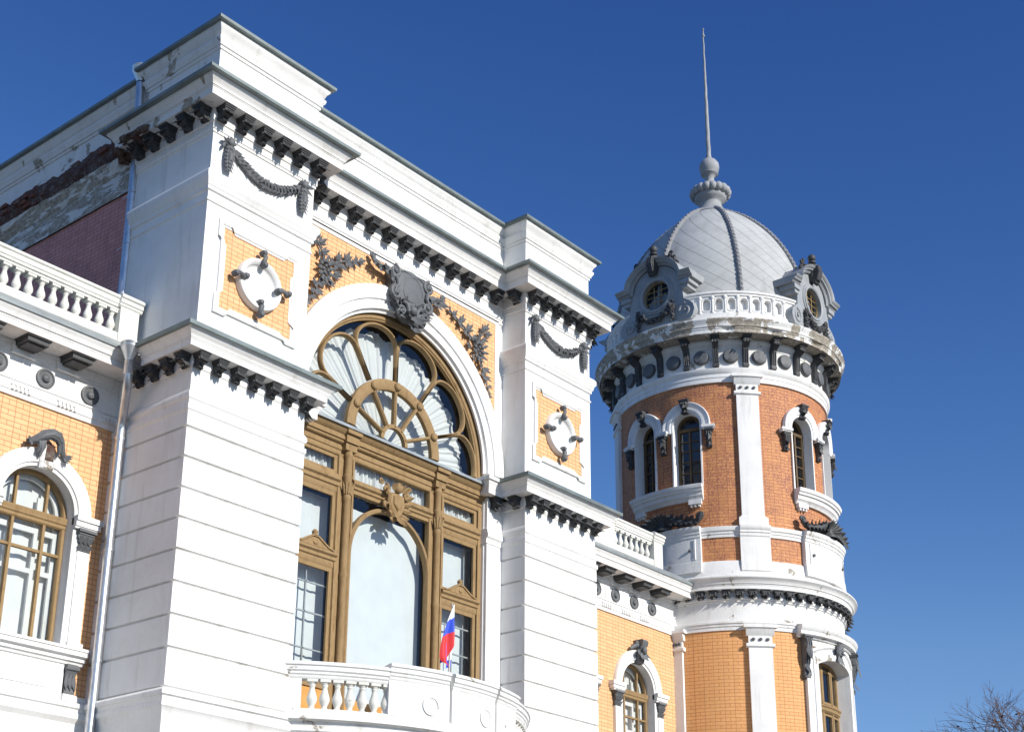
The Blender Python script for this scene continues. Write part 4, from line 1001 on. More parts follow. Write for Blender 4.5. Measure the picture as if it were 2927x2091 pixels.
        si.extr([(0, 5.95), (.06, 5.95), (.06, 6.48), (0, 6.48)], c-hw-.10, c+hw+.10); si.box(c-.45, c+.45, .06, .075, 6.10, 6.36)
        sill = si.build('window_sill', WHITE, T)
        for sg in (-1, 1):
            cm = MB(F); x = c+sg*(hw+.20)
            cm.extr([(0, 6.48), (.12, 6.48), (.14, 6.44), (.12, 6.38), (.08, 6.33), (.075, 6.16), (.10, 6.11), (.09, 6.06), (0, 6.05)], x-.085, x+.085)
            for q in (-.05, 0, .05): cm.leaf((x+q, .085, 6.34), (q*2, .05, -1), (0, 1, 0), .24, .07, .05)
            cm.tube([(x-.105, .12, 6.42), (x+.105, .12, 6.42)], .035, 8)
            cm.build('sill_console', DARK, sill)
            pl_ = MB(F); pl_.box(x-.11, x+.11, 0, .12, 5.95, 6.05); pl_.build('console_block', WHITE, sill)
        # keystone ornament
        kt = keys[hi]
        km = MB(F); kz = 9.42
        if kt == 'broken':
            dp = [(c-.33, .07, 9.55), (c-.27, .11, 9.56), (c-.20, .15, 9.60), (c-.12, .18, 9.67), (c-.02, .20, 9.71), (c+.08, .19, 9.70), (c+.16, .16, 9.63), (c+.21, .13, 9.54), (c+.27, .10, 9.47), (c+.34, .06, 9.42)]
            for k in range(7):
                a = PI*(k-.5)/6; rr_k = [.02, .035, .05, .06, .06, .06, .05, .04, .03, .015]
                km.tube([(p[0]+rr_k[i_]*.35*math.sin(a*2), p[1]+rr_k[i_]*math.sin(a), p[2]+rr_k[i_]*math.cos(a)) for i_, p in enumerate(dp)], [q*.42+.006 for q in rr_k], 7)
            for x0, z0, L_ in ((c-.13, 9.66, .30), (c-.17, 9.63, .22), (c+.15, 9.64, .20), (c-.10, 9.68, .24)):
                km.tube([(x0, .16, z0), (x0-.012, .18, z0-L_*.35), (x0+.008, .16, z0-L_*.7), (x0, .13, z0-L_)], [.03, .036, .03, .018], 7)
            for sg in (-1, 1):
                q = dp[1] if sg < 0 else dp[-2]
                for k in range(4): km.leaf((q[0], q[1]+.02, q[2]), (sg*(.9-.2*k), .2, .25-.35*k), (0, 1, 0), .12, .055, .15)
            for k in range(5): km.ball((c-.10+.06*k, .235, 9.66+.02*math.sin(k)), (.028, .025, .028), 7, 5)
            ko = km.build('keystone_drapery', DARK, T)
            kb = MB(F); kb.prism([(c-.10, 9.20), (c+.13, 9.22), (c+.15, 9.36), (c+.08, 9.46), (c-.05, 9.62), (c-.10, 9.42)], 0, .12, .02); kb.build('broken_keystone', WORN, T)
            k2 = MB(F); k2.prism([(c-.04, 9.34), (c+.10, 9.34), (c+.11, 9.58), (c-.02, 9.62)], .1, .14, .01); k2.build('bare_brick_core', RUBBLE, T)
        else:
            km.extr([(0, 9.74), (.24, 9.74), (.27, 9.70), (.25, 9.62), (.20, 9.55), (.17, 9.42), (.15, 9.28), (.10, 9.22), (0, 9.22)], c-.10, c+.10)
            for sg in (-1, 1):
                km.spiral((c+sg*.11, 9.66), .07, 1.3, .12, .03, sg); km.leaf((c+sg*.08, .15, 9.52), (sg*.7, .2, -.9), (0, 1, 0), .22, .10, .2)
            km.tube([(c-.10, .12, 9.62), (c-.24, .10, 9.56), (c-.33, .08, 9.50)], [.05, .05, .03], 8)
            km.ball((c, .22, 9.50), (.075, .07, .10), 10, 7)
            for k in range(5): km.leaf((c+.045*(k-2), .2, 9.44), (.1*(k-2), .1, -1), (0, 1, 0), .18, .07, .2)
            km.build('keystone_scroll', DARK, T)
    return T
LW = wing('left_wing', 'lower wing at the left with orange brick, one tall arched window and a balustraded roof', 6.0, XL0, [9.03, 9.805, 10.58, 11.35], [8.66, 9.42, 10.165, 10.915], [10.71],
          [9.57+.2025*k-.41 for k in range(12)], [(11.46, 11.80), (8.7, 9.09)], [(6.0, 11.46)], [8.66, 9.43, 10.20, 10.97, 11.74], ['broken'], None)
RW = wing('right_wing', 'narrow orange brick wing linking the central pavilion to the round tower', XR1-.2, 27.25, [22.05, 22.75, 23.45, 24.15, 24.84, 25.545, 26.24], [22.45, 23.07, 23.58, 24.13, 24.84, 25.54, 26.23], [23.15, 25.62],
          [24.47+.2035*k for k in range(7)], [(25.80, 26.14), (23.55, 24.30)], [(XR1-.2, 23.5), (24.2, 26.1)], [24.48, 25.20, 25.90], ['scroll', 'scroll'], None)

# ================================================================== round corner tower
TX, TY = 29.95, 17.95
TW = thing('corner_tower', 'round orange brick corner tower with a ribbed grey dome and a tall spire', 'tower', (TX, TY, 0))
def ring(prof, name, mat, parent=TW, n=96, a0=0, a1=360, label=None, smooth=38, rscale=None):
    mb = MB(); k = n if a1-a0 == 360 else n
    R = max(p[0] for p in prof)
    def fn(i, j):
        a = math.radians(a0+(a1-a0)*i/n); return (TX+prof[j][0]*math.cos(a), TY+prof[j][0]*math.sin(a), prof[j][1])
    L = [0]
    for j in range(1, len(prof)): L.append(L[-1]+math.hypot(prof[j][0]-prof[j-1][0], prof[j][1]-prof[j-1][1]))
    mb.grid(fn, n+1, len(prof), uv=lambda i, j: (R*math.radians((a1-a0)*i/n), prof[j][1] if abs(L[-1]-abs(prof[-1][1]-prof[0][1])) < 1e-3 else L[j]))
    return mb.build(name, mat, parent, label, smooth)
RL, RU = 2.76, 2.645
def S_(th, th0, R): return math.radians(th-th0)*R
# ---- lower stage
FL = cyl(TX, TY, 270, RL)
lw = dict(c=0, hw=.74, zb=6.9, zs=9.55, kind='seg', rise=.16)
mb = MB(FL); wall(mb, S_(30, 270, RL), S_(390, 270, RL), 5.9, 10.25, 0, [lw], .26, TW)
mb.build('lower_brick_wall', BRICKL, TW, smooth=0, label='cleaner orange brick of the lower storey')
ring([(RL+.10, 0), (RL+.08, 5.0), (RL+.08, 5.7), (RL+.14, 5.75), (RL+.14, 5.9), (RL+.03, 5.95), (RL, 6.0)], 'base_wall', WHITE)
ring([(RL, 10.20), (RL+.03, 10.20), (RL+.03, 10.28), (RL+.05, 10.29), (RL+.05, 10.345), (RL+.075, 10.355), (RL+.075, 10.40), (RL+.02, 10.42), (RL-.02, 10.43), (RL-.02, 10.86), (RL+.01, 10.87), (RL+.01, 10.90), (RL+.04, 10.92), (RL+.04, 10.97), (RL+.0, 10.98), (RL+.0, 11.12), (RL+.185, 11.125), (RL+.185, 11.20), (RL+.195, 11.205), (RL+.195, 11.23), (RL+.22, 11.24), (RL+.235, 11.29), (RL+.275, 11.33), (RL+.315, 11.36), (RL+.32, 11.385), (RL+.30, 11.41), (RL+.12, 11.47)], 'lower_entablature', WORN2, n=120)
ring([(RL+.13, 11.46), (RL+.05, 11.50), (RL+.03, 11.62), (RL-.0, 11.84), (RL-.02, 11.86), (RU-.01, 11.865)], 'drum_plinth', WORN2, n=120)
for k in range(31):
    th = 141+6*k-3
    inst(BRACKET_S, 'small_bracket', TW, (TX+(RL+.0)*math.cos(math.radians(th)), TY+RL*math.sin(math.radians(th)), 11.125), rz_out(th))
def pilaster(th, R, z0, z1, half, capz, capt, base=True, name='pilaster'):
    F = cyl(TX, TY, th, R); b = MB(F)
    b.box(-half, half, 0, .085, z0, capz)
    if base: b.box(-half-.07, half+.07, 0, .12, z0, z0+.21); b.extr([(.0, z0+.21), (.12, z0+.21), (.09, z0+.25), (.0, z0+.25)], -half-.03, half+.03)
    b.extr([(0, capz-.04), (.10, capz-.04), (.125, capz-.02), (.125, capz+.03), (.10, capz+.05), (0, capz+.05)], -half-.05, half+.05)
    b.box(-half, half, 0, .085, capz+.04, capt-.24)
    b.extr([(0, capt-.24), (.09, capt-.24), (.11, capt-.20), (.12, capt-.19), (.13, capt-.14), (.17, capt-.10), (.175, capt-.08), (.19, capt-.07), (.19, capt), (0, capt)], -half-.045, half+.045)
    b.box(-half-.10, half+.10, 0, .205, capt-.075, capt+.004)
    o = b.build(name, WHITE, TW)
    for k in (-1, 0, 1):
        q = MB(F); z = (capz+.05+capt-.24)/2; q.turn((k*half*.60, z), [(.036, .085), (.038, .11), (.028, .125), (.024, .118), (.012, .12), (.001, .13)], 14); q.build('stud', DARK, o)
    return o
pilaster(224.6, RL, 5.95, 0, .265, 9.83, 10.30, False)
pilaster(185.4, RL, 5.95, 0, .145, 9.83, 10.27, False)
# big lower window
def tower_win(F, h, dep, parent, style):
    c = h['c']; w = MB(lambda s, d, z, F=F: F(s, d-dep, z)); w.R = F.R
    w.band(hpath(h, 20), [(0, -.05), (0, .02), (.05, .02), (.065, .0), (.065, -.05)])
    if style == 'big':
        for x in (-.25, .25): w.box(c+x-.03, c+x+.03, -.05, .02, 6.9, 9.68)
        w.extr([(-.05, 8.56), (.01, 8.56), (.05, 8.60), (.05, 8.66), (.08, 8.69), (.08, 8.72), (-.05, 8.74)], c-h['hw'], c+h['hw'])
        for s0, s1 in ((-.70, -.28), (-.22, .22), (.28, .70)):
            w.band([(c+s0, 8.76), (c+s1, 8.76), (c+s1, 9.55), (c+s0, 9.55)], [(0, -.05), (0, .01), (.05, .01), (.05, -.05)], closed=True)
            w.band([(c+s0, 6.95), (c+s1, 6.95), (c+s1, 8.54), (c+s0, 8.54)], [(0, -.05), (0, .01), (.05, .01), (.05, -.05)], closed=True)
            w.box(c+s0, c+s1, -.04, .005, 7.95, 7.99)
        o = w.build('window', WOOD, parent)
    else:
        zs = h['zs']
        w.box(c-.025, c+.025, -.05, .02, h['zb'], zs)
        w.extr([(-.05, zs-.06), (.02, zs-.06), (.035, zs-.03), (.035, zs), (.02, zs+.02), (-.05, zs+.02)], c-h['hw'], c+h['hw'])
        for z in (14.22, 14.50, 14.78, 15.02): w.box(c-h['hw'], c+h['hw'], -.04, .0, z-.012, z+.012)
        o = w.build('window', WOODD, parent)
    g = MB(lambda s, d, z, F=F: F(s, d-dep-.03, z)); fill(g, h, 0); g.build('pane', GLASS, o, smooth=0)
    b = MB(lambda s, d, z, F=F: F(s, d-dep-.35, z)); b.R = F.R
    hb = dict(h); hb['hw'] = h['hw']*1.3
    fill(b, hb, 0, zb=h['zb']-.2); b.build('blind', mk_win_backing(style), o, smooth=0)  # cloth blind in the big window, dark interior sheet in the drum windows
    return o
_bl = {}
def mk_win_backing(style):
    if style not in _bl: _bl[style] = mk_cloth('blue_grey_blind', (.42, .46, .50)) if style == 'big' else mk_cloth('dark_interior_sheet', (.085, .09, .095))  # big: plain blue-grey cloth; small: near-black colour stands in for the unlit interior
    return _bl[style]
tower_win(FL, lw, .26, TW, 'big')
su = MB(FL)
su.band(hpath(lw, 24), [(0, 0), (0, .07), (-.03, .08), (-.15, .08), (-.16, .055), (-.26, .055), (-.30, .10), (-.36, .10), (-.37, 0)])
su.box(-1.10, 1.10, 0, .05, 9.95, 10.22)
su.extr([(0, 10.10), (.10, 10.10), (.12, 10.14), (.20, 10.16), (.20, 10.24), (.23, 10.27), (.25, 10.33), (.26, 10.36), (.02, 10.42), (0, 10.42)], -1.28, 1.28)
su.box(-1.12, -.98, 0, .10, 6.0, 9.3); su.box(.98, 1.12, 0, .10, 6.0, 9.3)
su.extr([(0, 6.7), (.14, 6.7), (.18, 6.8), (.18, 6.9), (0, 6.92)], -1.2, 1.2)
sur = su.build('window_surround', WORN2, TW)
for c in (-1.10, 1.10): console(FL, c, 10.14, 1.0, .20, .24, sur, 'surround_console', DARK)
mk = MB(FL)
mk.ball((0, .10, 9.92), (.105, .10, .15), 10, 8)
for k in range(9):
    a = PI*(k+.5)/9*1.3-.45; mk.leaf((.07*math.cos(a), .12, 9.95+.09*math.sin(a)), (math.cos(a), .2, math.sin(a)), (0, 1, 0), .14, .09, .2)
for k in (-1, 0, 1): mk.leaf((.05*k, .14, 9.84), (.25*k, .05, -1), (0, 1, 0), .24, .09, .1)
mk.ball((0, .20, 9.91), (.03, .035, .045), 8, 5); mk.ball((-.045, .175, 9.96), .022, 7, 5); mk.ball((.045, .175, 9.96), .022, 7, 5); mk.ball((0, .17, 9.84), (.05, .04, .025), 8, 5)
mk.build('mask_keystone', DARK, sur)
# ---- pedestal storey
RB = RU+.075
FM = cyl(TX, TY, 225, RB)
pm = MB(FM); pm.poly
ring([(RB, 11.85), (RB, 12.44)], 'pedestal_brick_band', BRICKT, smooth=0)
ring([(RB, 12.43), (RB+.03, 12.43), (RB+.03, 12.50), (RB+.05, 12.51), (RB+.05, 12.56), (RB+.08, 12.58), (RB+.09, 12.64), (RB+.09, 12.67), (RB+.05, 12.69), (RU-.02, 12.71)], 'pedestal_belt', WORN2, n=120)
for th in (180, 270, 0, 90):
    F = cyl(TX, TY, th, RB); hw_ = .91; b = MB(F)
    b.extr([(0, 11.60), (.15, 11.60), (.13, 11.85), (.12, 11.86), (.12, 12.42), (.14, 12.44), (.14, 12.50), (.165, 12.52), (.165, 12.57), (.19, 12.59), (.205, 12.65), (.205, 12.69), (0, 12.72)], -hw_, hw_)
    o = b.build('pedestal_panel', WORN2, TW)
    q = MB(F); xx = hw_-.16
    q.band([(-xx, 12.36), (-xx, 11.94), (xx, 11.94), (xx, 12.36)][::-1], [(0, .12), (0, .14), (.035, .14), (.045, .12)], closed=True); q.build('panel_moulding', WORN2, o)
    for sg in (-1, 1):
        q = MB(F); q.turn((sg*.67, 12.13), [(.034, .12), (.036, .155), (.02, .17), (.001, .172)], 12); q.build('stud', DARK, o)
    # scrolled acanthus crest on top
    q = MB(F); d0 = .02
    q.lathe((0, .10), [(.20, 12.70), (.20, 12.76), (.13, 12.80), (.10, 12.92), (.13, 13.02), (.16, 13.06), (.10, 13.10), (.001, 13.11)], 14)
    for k in range(9):
        a = PI*(k+.5)/9; q.leaf((.03*math.cos(a), .14, 12.86), (math.cos(a), .25, math.sin(a)), (0, 1, 0), .30, .15, .35)
    for sg in (-1, 1):
        P = [(sg*.12, .10, 12.98), (sg*.28, .13, 12.92), (sg*.48, .14, 12.84), (sg*.68, .13, 12.80), (sg*.84, .12, 12.84), (sg*.95, .11, 12.95)]
        q.tube(P, [.13, .12, .10, .085, .075, .06], 10)
        q.spiral((sg*.93, 12.99), .085, 1.4, .08, .045, -sg, -PI/2)
        q.spiral((sg*.22, 12.80), .09, 1.4, .14, .035, sg, 0); q.spiral((sg*.46, 12.76), .065, 1.3, .15, .028, -sg, 0)
        for k in range(6):
            t = k/5; x = sg*(.2+.60*t); q.leaf((x, .17, 12.93-.10*t), (sg*.8, .3, .55-.3*(k % 2)), (0, 1, 0), .24-.06*t, .13, .3); q.leaf((x, .20, 12.86-.08*t), (sg*.7, .35, -.55), (0, 1, 0), .20-.05*t, .11, .2)
    q.build('acanthus_crest', DARKB, o)
for th in (225, 135, 315):
    F = cyl(TX, TY, th, RB); b = MB(F); h_ = .345
    b.extr([(0, 11.60), (.10, 11.60), (.09, 11.85), (.08, 11.87), (.08, 12.42), (.10, 12.44), (.10, 12.50), (.125, 12.52), (.125, 12.57), (.15, 12.59), (.165, 12.65), (.165, 12.69), (0, 12.72)], -h_, h_); b.build('pilaster_pedestal', WHITE, TW)
    pilaster(th, RU, 12.70, 0, .262, 16.06, 16.53)
# ---- upper drum with pairs of arched windows
HO = 13.0
holes = []
FU = cyl(TX, TY, 225, RU)
for ct in (180, 270):
    for sg in (-1, 1): holes.append(dict(c=S_(ct+sg*HO, 225, RU), hw=.335, zb=13.76, zs=15.34))
mb = MB(FU); wall(mb, S_(45, 225, RU), S_(405, 225, RU), 12.68, 16.42, 0, holes, .22, TW)
mb.build('upper_brick_drum', BRICKT, TW, smooth=0, label='orange brick drum with dark red worn patches')
ap = [(0, 0), (0, .055), (.05, .065), (.06, .085), (.12, .09), (.125, .07), (.165, .075), (.20, .11), (.235, .115), (.25, .09), (.25, 0)]
for h in holes:
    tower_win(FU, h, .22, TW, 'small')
    b = MB(FU); c = h['c']; hw = .335
    b.band([(c+hw, 15.20)]+arc(c, 15.34, hw, 0, 180, 30)+[(c-hw, 15.20)], [(-r, d) for r, d in ap])
    for sg in (-1, 1): b.box(*sorted((c+sg*hw, c+sg*(hw+.035))), 0, .05, 13.76, 15.22)
    o = b.build('window_surround', WHITE, TW)
    k = console(FU, c, 15.97, .34, .19, .20, o, 'keystone_console')
for ct in (180, 270):
    c0 = S_(ct, 225, RU)
    for off in (-HO*2+1.2, 0, HO*2-1.2):
        c = c0+math.radians(off)*RU; b = MB(FU)
        b.box(c-.13, c+.13, 0, .14, 15.16, 15.20); b.box(c-.15, c+.15, 0, .165, 15.20, 15.26); bo = b.build('impost_block', WHITE, TW)
        console(FU, c, 15.165, .47, .165, .15, bo, 'impost_console')
    b = MB(FU)
    sl0 = [(0, 13.40), (.06, 13.40), (.09, 13.46), (.14, 13.50), (.15, 13.58), (.19, 13.60), (.20, 13.65), (.23, 13.67), (.245, 13.73), (.245, 13.755), (0, 13.78)]
    b.extr(sl0, c0-.96, c0+.96)
    for sg in (-1, 1):
        x0, x1 = sorted((c0+sg*.62, c0+sg*.92)); b.box(x0, x1, 0, .11, 13.30, 13.42)
        for q in (-.09, 0, .09): b.box(c0+sg*.77+q-.022, c0+sg*.77+q+.022, 0, .09, 13.24, 13.31)
    b.build('window_sill', WHITE, TW)
# ---- great cornice
ring([(RU, 16.37), (RU+.05, 16.37), (RU+.05, 16.48), (RU+.065, 16.49), (RU+.065, 16.58), (RU+.09, 16.60), (RU+.105, 16.65), (RU+.125, 16.68), (RU+.125, 16.71), (RU+.03, 16.73)], 'drum_architrave', WHITE, n=120)
ring([(RU+.035, 16.72), (RU+.03, 17.24), (RU+.05, 17.26), (RU+.05, 17.30), (RU+.075, 17.32), (RU+.10, 17.36), (RU+.12, 17.38), (RU+.12, 17.44), (RU+.10, 17.48)], 'drum_frieze', WORN2, n=120)
def rough_ring(prof, name, mat, amp, n=220, seed=1):
    r9 = random.Random(seed); mb = MB()
    J = [[(r9.uniform(-1, 1), r9.uniform(-1, 1)) for _ in prof] for _ in range(n)]
    G = [r9.uniform(0, 1) for _ in range(n)]
    for _ in range(3): G = [(G[k-1]+G[k]+G[(k+1) % n])/3 for k in range(n)]
    def fn(i, j):
        i %= n; a = 2*PI*i/n; g = max(0, (G[i]-.52)*6); g = min(g, 1)
        r = prof[j][0]+amp*J[i][j][0]*(.25+g)-(.06*g if prof[j][2] else 0); return (TX+r*math.cos(a), TY+r*math.sin(a), prof[j][1]+amp*.7*J[i][j][1]*(.25+g))
    mb.grid(fn, n, len(prof), cu=True); return mb.build(name, mat, TW, smooth=30)
CW = mk_white('crumbling_cornice_plaster', wear=.235)
CS = mk_white('crumbling_soffit_plaster', wear=.30)
rough_ring([(RU+.08, 17.47, 0), (RU+.20, 17.475, 0), (RU+.34, 17.48, 0), (RU+.455, 17.485, 1)], 'cornice_soffit', CS, .012, seed=4)
rough_ring([(RU+.455, 17.485, 1), (RU+.46, 17.58, 1), (RU+.475, 17.59, 1), (RU+.475, 17.62, 1), (RU+.50, 17.64, 0), (RU+.505, 17.69, 0), (RU+.52, 17.72, 0), (RU+.55, 17.77, 0), (RU+.565, 17.80, 0), (RU+.56, 17.83, 0), (RU+.30, 17.92, 0)], 'great_cornice', CW, .009, seed=9)
ring([(RU+.31, 17.91), (RU+.25, 17.93), (RU+.24, 18.05), (RU+.20, 18.06)], 'blocking_course', WORN2, n=120)
for k in range(24):
    th = 15*k; F = cyl(TX, TY, th, RU+.03); b = MB(F); w = .165
    b.box(-w*.62, w*.62, 0, .35, 17.45, 17.49); b.box(-w*.55, w*.55, 0, .32, 17.42, 17.45)
    b.extr([(0, 17.42), (.29, 17.42), (.30, 17.37), (.27, 17.31), (.20, 17.27), (.14, 17.24), (.115, 17.18), (.10, 17.0), (.085, 16.85), (.10, 16.80), (.09, 16.75), (0, 16.74)], -w*.40, w*.40)
    for x in (-.28, 0, .28): b.tube([(w*x, .125, 17.20), (w*x, .108, 17.0), (w*x, .092, 16.86)], w*.085, 6)
    for x in (-.05, 0, .05): b.leaf((x, .28, 17.41), (x*3, .15, -1), (0, 1, .2), .16, .07, .4)
    for sg in (-1, 1):
        for dd, z, r in ((.24, 17.36, .045), (.06, 16.80, .032)): b.tube([(sg*w*.40, dd, z), (sg*w*.49, dd, z)], [r, r*.8], 10)
    b.build('cornice_bracket', DARKB, TW)
    F = cyl(TX, TY, th+7.5, RU+.03); b = MB(F)
    b.turn((0, 17.03), [(.185, 0), (.19, .03), (.18, .055), (.170, .05), (.168, .085), (.155, .095), (.001, .095)], 32); b.build('round_boss', DARK, TW)
# ---- blind balustrade
RBB = RU+.19
for c0, half in ((225, 29.5), (135, 29.5), (315, 29.5), (45, 29.5)):
    F = cyl(TX, TY, c0, RBB); L = math.radians(half)*RBB; b = MB(F)
    n = 7; hs = [dict(c=(k-3)*.305, hw=.085, zb=18.25, zs=18.44) for k in range(n)]
    # slots with round heads and feet
    back = MB(F)
    wall(b, -L, L, 18.05, 18.62, 0, [dict(c=h['c'], hw=.085, zb=18.22, zs=18.44) for h in hs])
    for h in hs:
        o_ = [(h['c']+.085*math.cos(a), (18.44 if math.sin(a) >= 0 else 18.25)+.085*math.sin(a)*(1 if math.sin(a) >= 0 else .4)) for a in [2*PI*k/24 for k in range(24)]]
        b.band(o_, [(0, -.10), (0, .0), (-.012, .014), (-.03, .014), (-.04, .0)], closed=True)
    b.extr([(0, 18.60), (.03, 18.60), (.03, 18.64), (.06, 18.66), (.06, 18.71), (.0, 18.73), (-.14, 18.73)], -L, L, closed=False)
    b.extr([(0, 18.05), (.04, 18.05), (.04, 18.13), (0, 18.15)], -L, L)
    for k in range(n+1):
        x = (k-3.5)*.305
        b.lathe((x, .0), [(.05, 18.13), (.05, 18.17), (.032, 18.19), (.030, 18.52), (.05, 18.54), (.05, 18.60)], 12)
    o = b.build('blind_balustrade', WORN2, TW)
    b = MB(F); b.extr([(-.09, 18.0), (-.09, 18.7)], -L, L, closed=False); b.build('slot_backing', WORN2, o)
# ---- dome
DP = [(2.68, 17.9)]+[(2.67*(1-q**2.2)**(1/1.4), 18.2+4.47*q) for q in [k/20 for k in range(20)]]+[(.40, 22.52), (.30, 22.56)]
def smooth_prof(P, m_=4):
    out = []
    for k in range(len(P)-1):
        p0, p1, p2, p3 = P[max(0, k-1)], P[k], P[k+1], P[min(len(P)-1, k+2)]
        for i in range(m_):
            t = i/m_; out.append(tuple(.5*((2*p1[q])+(-p0[q]+p2[q])*t+(2*p0[q]-5*p1[q]+4*p2[q]-p3[q])*t*t+(-p0[q]+3*p1[q]-3*p2[q]+p3[q])*t**3) for q in (0, 1)))
    return out+[P[-1]]
DPs = smooth_prof(DP)
def drad(z):
    for a, b in zip(DPs[:-1], DPs[1:]):
        if a[1] <= z <= b[1]: return a[0]+(b[0]-a[0])*(z-a[1])/max(1e-6, b[1]-a[1])
    return DPs[-1][0]
dmb = MB(); L = [0]
for j in range(1, len(DPs)): L.append(L[-1]+math.hypot(DPs[j][0]-DPs[j-1][0], DPs[j][1]-DPs[j-1][1]))
dmb.grid(lambda i, j: (TX+DPs[j][0]*math.cos(2*PI*i/96), TY+DPs[j][0]*math.sin(2*PI*i/96), DPs[j][1]), 97, len(DPs), uv=lambda i, j: (2*PI*i/96*(1.2+.45*DPs[j][0]), L[j]))
dome = dmb.build('dome', DOME, TW, smooth=60)
for k in range(8):
    th = math.radians(45*k); b = MB(); pts = []
    P = [(TX+(r+.015)*math.cos(th), TY+(r+.015)*math.sin(th), z) for r, z in DPs if z > 18.5]
    b.tube(P, [.055+.015*(i % 2) for i in range(len(P))], 8)
    # twisted rope of small knuckles
    tot = 64
    for i in range(tot):
        f = i/(tot-1)*(len(P)-1); a = int(min(f, len(P)-2)); q = Vector(P[a]).lerp(Vector(P[a+1]), f-a)
        o_ = Vector((math.cos(th), math.sin(th), .3))*.035+Vector((-math.sin(th), math.cos(th), 0))*(.016 if i % 2 else -.016)
        b.ball(tuple(q+o_), (.045, .045, .045), 7, 5)
    b.build('dome_rib', RIBM, dome)
# finial and spire
b = MB(); b.lathe((TX, TY), [(.70, 22.36), (.56, 22.48), (.46, 22.55), (.40, 22.62), (.31, 22.76), (.275, 22.88), (.30, 22.93), (.39, 22.98), (.43, 23.05), (.44, 23.12)], 32)
b.lathe((TX, TY), [(.44, 23.31), (.30, 23.41), (.17, 23.48), (.12, 23.58), (.12, 23.74), (.19, 23.80), (.23, 23.82), (.24, 23.85), (.22, 23.87), (.26, 23.95), (.275, 24.05), (.26, 24.16), (.20, 24.25), (.12, 24.30), (.10, 24.33), (.075, 24.35), (.075, 24.40), (.06, 24.45)], 32)
for k in range(18):
    a = 2*PI*k/18; b.ball((TX+.46*math.cos(a), TY+.46*math.sin(a), 23.22), (.115, .115, .125), 10, 8)
fin = b.build('finial', SPIREM, TW, smooth=50)
b = MB(); zz = [24.42+(28.42-24.42)*k/40 for k in range(41)]
b.tube([(TX+.004*math.sin(k*.9)-.012*(k/40), TY+.004*math.cos(k*1.3), z) for k, z in enumerate(zz)], [(.066*(1-.72*k/40))*(1.07 if k % 5 == 0 else 1) for k in range(41)], 10)
b.ball((TX, TY, 28.40), (.045, .045, .05), 10, 7); b.tube([(TX, TY, 28.42), (TX, TY, 28.62)], [.02, .012], 8); b.ball((TX, TY, 28.63), .03, 8, 6)
b.build('spire', SPIREM, TW, smooth=50)
